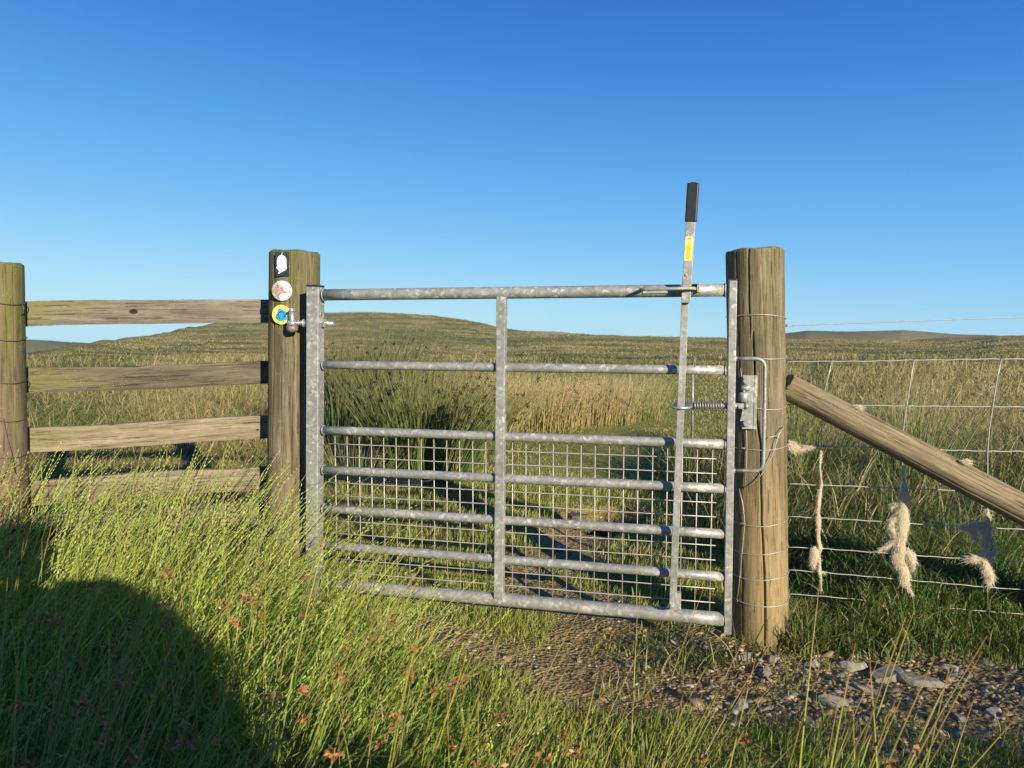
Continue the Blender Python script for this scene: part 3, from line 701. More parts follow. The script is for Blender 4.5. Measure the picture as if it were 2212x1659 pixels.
bt = G(1482.3, 594.5, .060) + eyf * .012; mb = MB(); mb.tube([bt, bt + eyf * .005], .0052, 6, smooth=False); mb.tube([bt + eyf * .005, bt + eyf * .007], .003, 12); build('bolt', mb, M['bolt'], lev)
# sticker LIFT
sc_ = G(1488.2, 537, .066 + .012); so_ = u0 + ez * ((sc_ - u0).dot(ez)) + eyf * .0122 - ex * .0015
mb = MB(); hw, hh = .0122, .0385
mb.poly([(-hw, -hh), (hw, -hh), (hw, hh), (-hw, hh)], so_, ex, ez, eyf, 0, .0006); stk = build('lift_sticker', mb, M['stickbg'], lev)
mb = MB(); mb.poly([(-.0068, -.034), (.0055, -.034), (.0055, -.004), (.0108, -.004), (0, .0245), (-.0108, -.004), (-.0068, -.004)], so_, ex, ez, eyf, .0006, .0005); build('arrow', mb, M['stickar'], stk)
_fcache = {}
def glyph(ch):
    if ch in _fcache: return _fcache[ch]
    cu = bpy.data.curves.new('t', 'FONT'); cu.body = ch; cu.size = 1; cu.resolution_u = 2
    ob = bpy.data.objects.new('t', cu); COL.objects.link(ob); dg = bpy.context.evaluated_depsgraph_get(); dg.update()
    me = bpy.data.meshes.new_from_object(ob.evaluated_get(dg)); vs = [Vector(v.co) for v in me.vertices]; fs = [tuple(p.vertices) for p in me.polygons]
    bpy.data.objects.remove(ob); bpy.data.curves.remove(cu); bpy.data.meshes.remove(me)
    x1 = max([v.x for v in vs], default=.3); _fcache[ch] = (vs, fs, x1); return _fcache[ch]
def put_text(mb, s, o, X, Y, Z, size, z0, track=.1):
    wds = [glyph(c)[2] + track if c != ' ' else .35 for c in s]; x = -sum(wds) * size / 2
    for c, w in zip(s, wds):
        if c != ' ':
            vs, fs, _ = glyph(c)
            if fs: mb.add([o + X * (x + v.x * size) + Y * (v.y * size) + Z * z0 for v in vs], fs)
        x += w * size
def arc_text(mb, s, o, X, Y, Z, rad_, a0, a1, size, z0, inward=False):
    for i, c in enumerate(s):
        if c == ' ': continue
        a = rad(a0 + (a1 - a0) * i / (len(s) - 1)); vs, fs, w = glyph(c)
        if inward: ry = Vector((0, 0)); up = (-math.cos(a), -math.sin(a)); rt = (-math.sin(a), math.cos(a))
        else: up = (math.cos(a), math.sin(a)); rt = (math.sin(a), -math.cos(a))
        U = X * up[0] + Y * up[1]; T = X * rt[0] + Y * rt[1]; cc = o + X * (rad_ * math.cos(a)) + Y * (rad_ * math.sin(a)) + Z * z0
        if fs: mb.add([cc + T * ((v.x - w / 2) * size) + U * ((v.y - .35) * size) for v in vs], fs)
mb = MB(); put_text(mb, 'LIFT', so_ + ez * .0285, ex, ez, eyf, .0085, .0012); build('lettering', mb, M['ink'], stk)
# pivot bracket at the lever's foot
pv = G(1461, 1300, .028); mb = MB(); mb.box(pv + ZV * .005, GE, GN, ZV, .0155, .013, .030, .003); br = build('lever_bracket', mb, M['galv'], gate)
pb_ = G(1450.5, 1310, .060); mb = MB(); mb.tube([pb_ - GN * .02, pb_ + GN * .004], .0085, 6, smooth=False); mb.tube([pb_, pb_ + GN * .008], .005, 12); build('bolt', mb, M['bolt'], br)
# guide loop on the top rail
cL = G(1386, 628, .0); cR = G(1500, 626, .0); loop = []
n1_, n2_ = .015, .088; rr_ = .012
for t in range(0, 91, 18): loop.append(cR + GN * (n2_ - rr_) - GE * rr_ + GE * (rr_ * math.sin(rad(t))) * 1 + GN * (rr_ * math.cos(rad(t))))
lp = [cL + GN * n1_, cL + GN * (n2_ - .02), cL + GN * (n2_ - .006) + GE * .006, cL + GN * n2_ + GE * .02] + [cR + GN * n2_ - GE * .02, cR + GN * (n2_ - .006) - GE * .004, cR + GN * (n2_ - .02), cR + GN * n1_]
mb = MB(); mb.tube(lp, .0058, 10); mb.box(G(1428, 631, .019), GE, GN, ZV, .060, .004, .004, .001)
build('lever_guide', mb, M['galv'], gate)
mb = MB(); c = G(1508, 622, .024); mb.box(c, GE, GN, ZV, .004, .010, .014, .001); mb.box(c + ZV * .014 - GE * .012, GE, GN, ZV, .016, .012, .002, .001); build('stop_plate', mb, M['galv'], gate)
# thin drop rod between rails 2 and 3
mb = MB(); mb.tube([G(1496.5, 806, .002), G(1496.2, 860, .002), G(1495, 948, .002)], .0042, 10); build('spring_stop_rod', mb, M['galv'], gate)
# spring bolt
zb = .0; bA = G(1455, 876.5, .0); bB = G(1571, 876.5, .0); bC = bB + GE * .055
bo = MB(); bo.tube([bA, bB, bC], .0095, 18); bo.tube([bC, bC + GE * .012], .0115, 18); bolt = build('spring_bolt', bo, M['galv2'], gate)
mb = MB(); pts = []
sA, sB = G(1500, 876.5), G(1562, 876.5); nt_ = 11
for i in range(nt_ * 18 + 1):
    t = i / (nt_ * 18); a = t * nt_ * 2 * math.pi; pts.append(sA.lerp(sB, t) + (ZV * math.cos(a) + GN * math.sin(a)) * .0155)
mb.tube(pts, .0021, 6); build('coil_spring', mb, M['spring'], bolt)
mb = MB(); c = G(1473, 877, .0)
lp = [c + GE * .028 + GN * .006, c + GE * .030 + GN * .03, c + GE * .020 + GN * .055, c + GE * .0 + GN * .068, c - GE * .020 + GN * .066, c - GE * .030 + GN * .05, c - GE * .031 + GN * .02, c - GE * .028 + GN * .004]
mb.tube(lp, .0048, 10); build('pull_eye', mb, M['bolt'], bolt)
mb = MB(); c = bC - GE * .015 + GN * .0095; mb.tube([c, c + GN * .004], .006, 14); build('rivet', mb, M['bolt'], bolt)
# D handle on the latch stile
hh_ = [(1586, 774), (1640, 775)]; pts = [G(1588, 774.5, .004), G(1610, 774.5, .01), G(1636, 775, .014)]
cc = G(1636, 791, .014); pts += [G(1644, 777.5, .014), G(1650.5, 784, .014), G(1652.5, 792, .014), G(1652, 850, .014), G(1650.5, 930, .014), G(1649, 1000, .014), G(1646, 1011, .014), G(1637, 1016.5, .014), G(1610, 1016.5, .01), G(1584, 1016, .004)]
mb = MB(); mb.tube(pts, .0060, 14)
for q in (pts[0], pts[-1]): mb.tube([q - GE * .002, q + GE * .006], .0085, 12)
build('pull_handle', mb, M['galv2'], gate)
# hinge: eye bolt through the stile
eye_c = G(631, 698, .0); mb = MB()
y_eye = [Vector(eye_c) + (GE * math.cos(rad(t)) + GN * math.sin(rad(t))) * .015 for t in range(0, 360, 18)]
mb.tube([eye_c - ZV * .0095, eye_c + ZV * .0095], .0205, 24); nb_ = G(655.5, 698); mb.tube([eye_c + GE * .015, nb_, G(687, 699) + GE * .065], .0082, 14)
for i in range(9):
    q = eye_c + GE * (.022 + i * .0028); mb.tube([q, q + GE * .0013], .0093, 14)
eb = build('eye_bolt', mb, M['bolt'], gate)
def hexnut(mb, c, ax, r, h):
    mb.tube([c, c + ax * h], r, 6, smooth=False)
mb = MB(); c = eye_c + GE * .046; mb.tube([c - GE * .001, c + GE * .002, c + GE * .005, c + GE * .006], [.004, .016, .016, .004], 20); build('lock_nut', mb, M['bolt'], eb)
rc = b1.lerp(a1, (eye_c.z - b1.z) / (a1.z - b1.z)) + GE * .0252
mb = MB(); hexnut(mb, rc, GE, .0172, .014); mb.tube([rc + GE * .014, rc + GE * .031], .0085, 14)
for i in range(5): q = rc + GE * (.016 + i * .003); mb.tube([q, q + GE * .0015], .0095, 14)
build('nut', mb, M['bolt'], eb)
# hinge pin driven into the post
mb = MB(); p0 = eye_c; mb.tube([p0 - ZV * .012, p0 + ZV * .047], .0092, 18)
mb.tube([p0 + ZV * .046, p0 + ZV * .0495], .0135, 18); mb.tube([p0 + ZV * .0495, p0 + ZV * .055, p0 + ZV * .0585], [.0105, .009, .003], 18)
hp = build('hinge_pin', mb, M['bolt'], hinge_post)
mb = MB(); q = p0 - ZV * .022; inn = Vector((PL1.x - q.x, PL1.y - q.y, 0)).normalized()
mb.tube([q + ZV * .012, q + ZV * .010, q - ZV * .004, q - ZV * .012], [.0195, .0228, .0215, .017], 22); mb.tube([q - ZV * .002, q + inn * .06], .013, 16)
build('hinge_hook', mb, M['rust'], hp)
# keeper plate on the latch post
def on_post(px, py, extra=0.0):
    a, z, p, n = cyl_hit(PR0, PR1, .0995, px, py); return p + n * extra, n
kc, kn_ = on_post(1617, 868); kX = GE; kN = GN
kc = kc + GN * .012
mb = MB(); mb.box(kc - GE * .002, kX, kN, ZV, .020, .004, .0935, .001); mb.box(kc + GE * .0215 - GN * .006, kX, kN, ZV, .005, .012, .0935, .001)
keeper = build('latch_keeper', mb, M['galv'], latch_post)
for yy in (823, 914):
    q = R(1612.5, yy, kc.y - .005); mb = MB(); hexnut(mb, q - GN * .004, GN, .0125, .012); mb.tube([q + GN * .008, q + GN * .0095], .0095, 18); build('bolt', mb, M['bolt'], keeper)
mb = MB(); q = R(1606.5, 858, kc.y - .02); mb.tube([q - ZV * .017, q - ZV * .013, q + ZV * .013, q + ZV * .017], [.012, .0165, .0165, .012], 20); mb.tube([q + ZV * .015, q + ZV * .024], .004, 10)
mb.box(q - GN * .008 + GE * .016, GE, GN, ZV, .012, .008, .015, .002); build('roller_catch', mb, M['galv'], keeper)
mb = MB(); q = R(1610.5, 838, kc.y - .006); mb.tube([q - GE * .014, q + GE * .014], .010, 16); build('pivot_tube', mb, M['galv'], keeper)
mb = MB(); q = R(1609.5, 873, kc.y - .02); mb.poly([(-.010, .018), (.004, .018), (.012, -.020), (.004, -.022)], q, GE, ZV, GN, 0, .004); q2 = R(1607.5, 898, kc.y - .006); mb.poly([(-.014, -.018), (.012, -.016), (.010, .018), (-.006, .018)], q2, GE, ZV, GN, 0, .010)
build('latch_tongue', mb, M['galv'], keeper)
# closing spring behind the gate
A = R(668, 1019, 2.93); B = R(905, 1039, 2.80); pts = []; nn = 62
for i in range(nn * 10 + 1):
    t = i / (nn * 10); a = t * nn * 2 * math.pi; d = (B - A).normalized(); sidev = d.cross(ZV).normalized(); upv = sidev.cross(d)
    pts.append(A.lerp(B, t) + (upv * math.cos(a) + sidev * math.sin(a)) * .0165 - ZV * .006 * math.sin(t * math.pi))
mb = MB(); mb.tube(pts, .0027, 5); gs = build('closing_spring', mb, M['spring'], org=A)
tag(gs, 'long coiled closing spring hooked behind the gate beside the hinge post', 'spring')
mb = MB(); mb.tube([B, B + d * .02, B + d * .045 + ZV * .004, B + d * .06 + ZV * .012, R(945, 1033, 2.76), rail_pt(3, 960) - GN * .018], .0032, 8); build('hook', mb, M['bolt'], gs)

# ================================================================== SIGNS
def sign_frame(px, py, off, turn=0.0):
    a, z, p, n = cyl_hit(PL0, PL1, .1005, px, py)
    v = (CAMP - p); v.z = 0; v.normalize(); n = (n * (1 - turn) + v * turn).normalized()
    X = ZV.cross(n).normalized()
    if X.x < 0: X = -X
    return p + n * off, X, ZV, n
# acorn plate
o_, X, Y, Z = sign_frame(1131 / 1.8517, (1000 + 845 / 15.08) / 1.8517, .0045, .3); u = .0000655
mb = MB(); fx = 1.05
mb.poly([(-375 * u * fx, -700 * u), (375 * u * fx, -690 * u), (385 * u * fx, 705 * u), (-330 * u * fx, 705 * u), (-370 * u * fx, 660 * u)], o_, X, Y, Z, 0, .0025)
s1 = build('waymark_sign', mb, M['signblack'], org=o_); tag(s1, 'black rectangular plate with white acorn emblem at the top of the hinge post', 'sign')
nut = [(757, 300), (830, 350), (920, 415), (980, 490), (1012, 590), (1012, 940), (985, 975), (510, 975), (485, 940), (490, 590), (530, 480), (600, 405), (690, 345)]
cup = [(470, 1000), (1010, 1000), (1028, 1030), (1028, 1080), (990, 1160), (900, 1240), (800, 1290), (700, 1340), (580, 1420), (530, 1385), (535, 1345), (660, 1280), (560, 1220), (480, 1140), (450, 1060), (452, 1020)]
mb = MB()
for pl in (nut, cup): mb.poly([((a - 770) * u * fx, (845 - b) * u) for a, b in pl][::-1], o_, X, Y, Z, .0025, .0006)
c = o_ + X * ((795 - 770) * u) + Y * ((845 - 220) * u) + Z * .003; mb.tube([c + (X * math.cos(rad(t)) + Y * math.sin(rad(t))) * .0022 for t in range(0, 360, 40)], .0006, 5, closed=True)
build('acorn_emblem', mb, M['white'], s1)
# faded dragon disc
o_, X, Y, Z = sign_frame(1130 / 1.8517, (1110 + 880 / 16.59) / 1.8517, .0065, .55); u = .0000600
circ = lambda r, n=48: [(r * math.cos(2 * math.pi * i / n), r * math.sin(2 * math.pi * i / n)) for i in range(n)]
mb = MB(); mb.poly(circ(630 * u), o_, X, Y, Z, 0, .0025); s2 = build('waymark_sign', mb, M['pinkwhite'], org=o_)
tag(s2, 'faded pinkish white disc with a red dragon, middle sign on the hinge post', 'sign')
arc = [(620 * u * math.cos(rad(t)), 620 * u * math.sin(rad(t))) for t in range(115, 262, 6)]
inn_ = [(640, 1300), (600, 1180), (700, 1050), (600, 900), (560, 700), (650, 560), (600, 430)]
mb = MB(); mb.poly(arc + [((a - 820) * u, (880 - b) * u) for a, b in inn_], o_, X, Y, Z, .0025, .0003); build('worn_patch', mb, M['wornpatch'], s2)
dr = [(440, 670), (540, 700), (590, 630), (680, 520), (740, 610), (805, 495), (850, 640), (860, 810), (930, 820), (975, 900), (970, 950), (1090, 935), (1180, 985), (1260, 1020), (1290, 970), (1250, 930), (1270, 820), (1320, 850), (1340, 950), (1300, 1030), (1240, 1045), (1150, 1010), (1120, 1070), (1050, 1070), (1020, 1000), (900, 1040), (760, 1030), (740, 1110), (680, 1090), (690, 1050), (560, 1020), (510, 990), (540, 930), (530, 790), (500, 760)]
mb = MB(); mb.poly([((a - 820) * u, (880 - b) * u) for a, b in dr][::-1], o_, X, Y, Z, .0030, .0004); build('dragon_emblem', mb, M['red'], s2)
mb = MB(); arc_text(mb, 'BR GLYNDWR', o_, X, Y, Z, 535 * u, 118, 18, .0066, .0034); build('lettering', mb, M['red'], s2); mb = MB(); arc_text(mb, "NDWR'S WAY", o_, X, Y, Z, 535 * u, 238, 335, .0066, .0034, True); build('lettering', mb, M['red'], s2)
mb = MB(); arc_text(mb, 'LLWY', o_, X, Y, Z, 535 * u, 165, 130, .0066, .0034); build('lettering', mb, M['white'], s2); mb = MB(); arc_text(mb, 'GLY', o_, X, Y, Z, 535 * u, 205, 230, .0066, .0034, True); build('lettering', mb, M['white'], s2)
for a, b in ((555, 560), (1165, 778), (740, 1270)):
    mb = MB(); c = o_ + X * ((a - 820) * u) + Y * ((880 - b) * u) + Z * .003; mb.tube([c, c + Z * .0012], .0025, 10); build('nail', mb, M['ink'], s2)
# yellow bridleway disc
o_, X, Y, Z = sign_frame((1080 + 490 / 10.05) / 1.8517, (1210 + 490 / 10.05) / 1.8517, .0045, .12); u = .0000962; fx = 1.20
mb = MB(); mb.poly(circ(392 * u), o_, X, Y, Z, 0, .0025); s3 = build('waymark_sign', mb, M['yellow'], org=o_)
tag(s3, 'yellow disc with blue arrow and black horseshoe, beside the hinge pin', 'sign')
T3 = lambda pl: [((a - 490) * u * fx, (490 - b) * u) for a, b in pl]
mb = MB(); mb.poly(T3([(410, 220), (740, 400), (655, 440), (690, 690), (410, 775), (355, 575), (265, 595)])[::-1], o_, X, Y, Z, .0025, .0005); build('arrow', mb, M['blue'], s3)
hs = T3([(440, 650), (390, 560), (378, 470), (420, 400), (490, 370), (565, 395), (605, 460), (610, 530), (600, 590)])
mb = MB(); mb.tube([o_ + X * a + Y * b + Z * .0030 for a, b in hs], .0018, 8); build('horseshoe_emblem', mb, M['ink'], s3)
mb = MB(); arc_text(mb, 'LLWYBR CEFFYL', o_, X, Y, Z, 345 * u, 145, 60, .0032, .0028); build('lettering', mb, M['ink'], s3); mb = MB(); arc_text(mb, 'BRIDLEWAY', o_, X, Y, Z, 345 * u, 240, 300, .0032, .0028, True); build('lettering', mb, M['ink'], s3)
for a, b in T3([(637, 262), (253, 395), (555, 765)]): mb = MB(); c = o_ + X * a + Y * b + Z * .0025; mb.tube([c, c + Z * .0012], .0025, 10); build('nail', mb, M['rust'], s3)
#@@PART3
# ================================================================== WIRE FENCE, STRUT, WOOL (right)
def C6(cx, cy): return (3000 + cx / 1.2765) / 1.8517, (1200 + cy / 1.2765) / 1.8517
def FW(cx, cy, dn=0.0):
    px, py = C6(cx, cy); return R(px, py, 2.66 - (px - 1700) / 512 * .17 - dn)
wf = empty('wire_fence', FW(190, 1500), 'galvanised wire stock fence with square netting running right from the latch post', 'fence')
WL = [[(165, 130), (190, 133), (450, 122), (800, 108), (1100, 98), (1399, 88), (1600, 82)],
      [(178, 316), (300, 314), (418, 313), (560, 313), (700, 311), (838, 306), (1000, 306), (1150, 302), (1285, 301), (1399, 302), (1600, 303)],
      [(180, 533), (365, 540), (560, 538), (800, 541), (1000, 543), (1240, 545), (1399, 546), (1600, 549)],
      [(190, 740), (370, 747), (560, 750), (780, 757), (1000, 766), (1215, 772), (1399, 773), (1600, 778)],
      [(190, 938), (370, 945), (560, 952), (780, 962), (1000, 970), (1215, 980), (1399, 990), (1600, 1000)],
      [(190, 1105), (363, 1113), (560, 1124), (790, 1140), (1000, 1150), (1210, 1162), (1399, 1172), (1600, 1184)],
      [(190, 1262), (360, 1268), (560, 1283), (790, 1300), (1000, 1315), (1210, 1326), (1399, 1336), (1600, 1348)],
      [(190, 1377), (362, 1390), (560, 1408), (790, 1428), (1000, 1447), (1210, 1466), (1399, 1480), (1600, 1500)],
      [(190, 1500), (363, 1512), (560, 1530), (800, 1555), (1210, 1590), (1600, 1620)]]
for wl_ in WL:
    mb = MB(); pts = []
    for (a, b) in zip(wl_[:-1], wl_[1:]):
        for t in np.linspace(0, 1, 6, endpoint=False): pts.append(FW(a[0] + (b[0] - a[0]) * t, a[1] + (b[1] - a[1]) * t + 1.2 * math.sin((a[0] + (b[0] - a[0]) * t) * .045)))
    pts.append(FW(*wl_[-1])); e0 = pts[-1].copy(); dv = (FW(1600, wl_[-1][1]) - FW(1000, wl_[-1][1])).normalized()
    for t in range(1, 12): pts.append(Vector((e0.x + dv.x * t * .25, e0.y + dv.y * t * .25, e0.z - .001 * t)))
    mb.tube(pts, .0019, 6)
    if wl_ is WL[0]:
        for i in range(5): q = FW(168 + i * 5, 131); mb.tube([q + ZV * .004, q + Vector((.0022, -.003, 0)), q - ZV * .004, q + Vector((.001, .003, 0))], .0016, 5, closed=True)
        q = FW(188, 133); mb.tube([q, q - ZV * .008, q - ZV * .01 + Vector((.002, 0, 0))], .0014, 5)
    build('line_wire', mb, M['wire'], wf)
ST = [[(418, 313), (400, 390), (383, 455), (370, 560), (366, 640), (366, 747), (360, 850), (366, 945), (362, 1030), (352, 1113), (350, 1200), (354, 1268), (352, 1330), (357, 1390), (360, 1500)],
      [(838, 306), (822, 400), (800, 541), (785, 640), (777, 757), (779, 850), (785, 962), (788, 1060), (788, 1140), (786, 1220), (788, 1300), (792, 1428), (797, 1540)],
      [(1285, 300), (1262, 400), (1240, 545), (1222, 660), (1213, 772), (1213, 890), (1216, 980), (1212, 1070), (1210, 1162), (1208, 1250), (1210, 1326), (1212, 1466), (1214, 1580)],
      [(1720, 300), (1690, 545), (1660, 772), (1655, 1000), (1652, 1180), (1650, 1350), (1650, 1500)]]
for st in ST:
    mb = MB(); mb.tube([FW(a, b, .003) for a, b in st], .0019, 6); build('stay_wire', mb, M['wire'], wf)
for st in ST:
    for (a, b) in st:
        for wl_ in WL[1:]:
            if any(abs(q[0] - a) < 8 and abs(q[1] - b) < 3 for q in wl_):
                mb = MB()
                for i in range(4):
                    c = FW(a + 2 + i * 5, b, .001); mb.tube([c + ZV * .0045, c + Vector((0, -.004, 0)), c - ZV * .0045, c + Vector((0, .004, 0))], .0013, 5, closed=True)
                build('wire_knot', mb, M['wire'], wf)
# bands round the latch post
def band(mb, yl, yr, ymid, r=.1012, wr=.0017, seed=0):
    """wire band whose front passes the given picture heights at left, middle and right"""
    pts = []
    zl = cyl_hit(PR0, PR1, .0995, 1592, yl)[1]; zr = cyl_hit(PR0, PR1, .0995, 1690, yr)[1]; zm = cyl_hit(PR0, PR1, .0995, 1640, ymid)[1]
    for j in range(44):
        a = 2 * math.pi * j / 44; cx = math.cos(a); sy = math.sin(a)     # front is -y
        z = zm + (zr - zl) * .5 * cx + ((zl + zr) / 2 - zm) * (1 - max(0, -sy)) + .0015 * math.sin(3 * a + seed)
        kk = (z - PR0.z) / (PR1.z - PR0.z); c = PR0.lerp(PR1, kk); pts.append(Vector((c.x + r * cx, c.y + r * sy, z)))
    mb.tube(pts, wr, 6, closed=True)
for i, (yl, ym, yr) in enumerate(((684, 681, 689), (772, 776, 770), (868, 884, 873), (968, 971, 964), (1128, 1135, 1124), (1190, 1196, 1186), (1243, 1252, 1242), (1291, 1310, 1296))):
    mb = MB(); band(mb, yl, yr, ym, seed=i); build('wire_band', mb, M['wire'], latch_post)
mb = MB()                                      # cut upright of the netting left on the post
vv = [(1601, 795), (1607, 850), (1612, 900), (1614, 960), (1613, 1010), (1609, 1060), (1598, 1055), (1606, 1090), (1610, 1130), (1604, 1195), (1600, 1245), (1593, 1300)]
def pp(px, py, e=.0035):
    a, z, p, n = cyl_hit(PR0, PR1, .0995, px, py); return p + n * e
mb.tube([pp(*q) for q in vv[:6]], .0016, 6); build('cut_stay_wire', mb, M['wire'], latch_post); mb = MB(); mb.tube([pp(*q) for q in vv[6:]], .0016, 6); build('cut_stay_wire', mb, M['wire'], latch_post)
for q in ((1606, 968), (1604, 1130), (1600, 1195), (1596, 1245), (1591, 1298)):
    mb = MB()
    for i in range(4): c = pp(q[0] - 3 + i * 2, q[1]); mb.tube([c + ZV * .004, c - Vector((0, .004, 0)), c - ZV * .004, c + Vector((0, .004, 0))], .0013, 5, closed=True)
    build('wire_knot', mb, M['wire'], latch_post)
mb = MB(); mb.tube([pp(1604, 1056), pp(1620, 1048), pp(1640, 1030, .008), pp(1652, 1010, .012), pp(1664, 985, .012), pp(1671, 960, .012), pp(1677, 935, .014), pp(1684, 923, .016), R(1694, 920, 2.58), R(1700, 926, 2.59)], .0017, 6); build('loose_wire', mb, M['wire'], latch_post); mb = MB()
mb.tube([pp(1653, 952, .004), pp(1660, 944, .006), pp(1672, 941, .007), pp(1681, 946, .006)], .0015, 6)
build('loose_wire', mb, M['wire'], latch_post)

# strut
SB0 = R(2760, 1388, 2.10); SB1 = R(1694, 831, 2.585)
strut = None
def angz(a, k): return (a, k)
crS = [([(rad(115), .15), (rad(118), .45), (rad(121), .62)], .003, .012), ([(rad(95), .4), (rad(97), .8), (rad(99), .98)], .0024, .008), ([(rad(70), .2), (rad(74), .6)], .0022, .006),([(rad(140), .5), (rad(143), .95)], .0022, .006)]
crS = []
for base in (35, 60, 78, 100, 125, 150, 215, 240, 262, 285, 310, 335):
    a0 = random.uniform(.0, .6); crS.append(([(rad(base), a0), (rad(base + random.uniform(-4, 4)), a0 + .2), (rad(base + random.uniform(-7, 7)), a0 + random.uniform(.28, .4))], random.choice((.002, .0024, .003)), random.uniform(.004, .011)))
strut = post('fence_strut', SB0, SB1, .0515, .0475, M['brace'], cracks=crS, seed=22, nseg=200, nz=170, topround=.006, slant=(.012, .010), rough=.001)
tag(strut, 'round timber strut leaning from the ground up against the latch post', 'strut')

# wool --------------------------------------------------------
def mat_wool():
    m, t, n, l, p = newmat('sheep_wool')
    tc = n.new('ShaderNodeTexCoord'); nz = N(n, 'ShaderNodeTexNoise', Scale=90.0, Detail=6.0, Roughness=.7); l.new(tc.outputs['Object'], nz.inputs['Vector'])
    r = ramp(n, [(.3, (.58, .50, .34)), (.7, (.88, .80, .60))]); l.new(nz.outputs[0], r.inputs[0]); l.new(r.outputs[0], p.inputs['Base Color'])
    p.inputs['Roughness'].default_value = 1; p.inputs['Specular IOR Level'].default_value = .05
    b = N(n, 'ShaderNodeBump', Strength=1.0, Distance=.006); l.new(nz.outputs[0], b.inputs['Height']); l.new(b.outputs[0], p.inputs['Normal'])
    tr = n.new('ShaderNodeBsdfTranslucent'); l.new(r.outputs[0], tr.inputs[0]); mx = n.new('ShaderNodeMixShader'); mx.inputs[0].default_value = .45
    l.new(p.outputs[0], mx.inputs[1]); l.new(tr.outputs[0], mx.inputs[2]); l.new(mx.outputs[0], n['Material Output'].inputs[0]); return m
M['wool'] = mat_wool(); M['woolf'] = mat_blade('wool_fibres', .35, .9, .05)
ew = FW(1600, 800); dv = (FW(1600, 800) - FW(1000, 800)).normalized(); dv.z = 0
for q_ in range(1, 18):
    bx = ew + dv * (.15 * q_ + .02); mb = MB(); mb.tube([Vector((bx.x, bx.y, FW(1600, 303).z)), Vector((bx.x + .006, bx.y, FW(1600, 800).z)), Vector((bx.x, bx.y, FW(1600, 1620).z))], .0016, 6); build('stay_wire', mb, M['wire'], wf)
ep = ew + dv * 2.78; ep.y -= .05
post('post', Vector((ep.x, ep.y, hz(ep.x, ep.y) - .1)), Vector((ep.x, ep.y, 1.22)), .05, .05, M['post_l'], wf, nseg=60, nz=50, seed=31)
def wool(label, strands, fib=900, fl=.026):
    """strands = [[(cx, cy, radius)...]] in the coordinates of the fence view"""
    mb = MB(); allp = []; gm = GM()
    for st in strands:
        P = [(FW(a, b, .012), r * .82) for a, b, r in st]; pts = []; rr = []
        for (p, r), (q, s) in zip(P[:-1], P[1:]):
            n_ = max(3, int((q - p).length / .004))
            for i in range(n_): t = i / n_; pts.append(p.lerp(q, t)); rr.append(r + (s - r) * t)
        pts.append(P[-1][0]); rr.append(P[-1][1]); nn = 16; rings = []
        for i, (p, r) in enumerate(zip(pts, rr)):
            d = (pts[min(i + 1, len(pts) - 1)] - pts[max(i - 1, 0)]).normalized(); a = d.cross(Vector((0, 1, 0)))
            if a.length < .1: a = d.cross(Vector((1, 0, 0)))
            a.normalize(); b = d.cross(a)
            ring = []
            for k in range(nn):
                an = 2 * math.pi * k / nn + i * .09
                w = r * (.72 + .62 * float(fbm(np.array([an * 1.3 + 5]), np.array([i * .12]), 5, 3)[0]))
                ring.append(p + a * (math.cos(an) * w) + b * (math.sin(an) * w * .7))
                allp.append((ring[-1], d, (ring[-1] - p).normalized()))
            rings.append(ring)
        mb.rings(rings, caps=True)
    org = FW(strands[0][0][0], strands[0][0][1], .012); o = build('wool_tuft', mb, M['wool'], org=org); tag(o, label, 'wool', 'tufts of sheep wool caught on the fence')
    fib = int(fib * 4.5); idx = rng.integers(0, len(allp), fib); P = np.array([allp[i][0] for i in idx]); Dd = np.array([allp[i][1] for i in idx]); Nn = np.array([allp[i][2] for i in idx])
    L = fl * (rng.uniform(.05, 1.0, fib) ** 2.2 * .95)[:, None]; dirv = Nn * rng.uniform(.1, .7, (fib, 1)) + Dd * rng.normal(.4, .8, (fib, 1)) + rng.normal(0, .25, (fib, 3))
    pts = [P - Nn * .002, P + dirv * L * .5, P + dirv * L + rng.normal(0, .3, (fib, 3)) * L * .6 - np.array([0, 0, .25]) * L]
    wv = np.cross(dirv, rng.normal(0, 1, (fib, 3))); wv /= np.linalg.norm(wv, axis=1)[:, None]; wv *= .00033
    V = np.stack([pts[0] - wv, pts[0] + wv, pts[1] - wv, pts[1] + wv, pts[2]], 1); base = (np.arange(fib) * 5)[:, None]
    gm.add(V, base + np.array([[0, 1, 3, 2]]), base + np.array([[2, 3, 4]]), np.repeat(jitter((.85, .78, .62), fib, .25, .05)[:, None, :], 5, 1))
    gm.build('loose_fibres', M['woolf'], o, tuple(org)); return o
wool('long thin strand of wool on the netting upright nearest the latch post', [[(366, 750, .003), (360, 800, .007), (356, 850, .003), (362, 900, .0015), (366, 940, .006), (355, 980, .008), (350, 1030, .009), (347, 1080, .006), (350, 1113, .011), (350, 1150, .011), (348, 1200, .007), (354, 1245, .008), (358, 1268, .011), (353, 1300, .004), (355, 1390, .009), (362, 1420, .003), (364, 1480, .002)],
      [(355, 1390, .007), (378, 1392, .005), (385, 1402, .001)]], 700, .012)
wool('small wool ball hanging left of the netting upright below the thin strand', [[(328, 1258, .006), (326, 1272, .017), (330, 1300, .020), (324, 1335, .019), (322, 1358, .010), (326, 1366, .003)]], 500, .012)
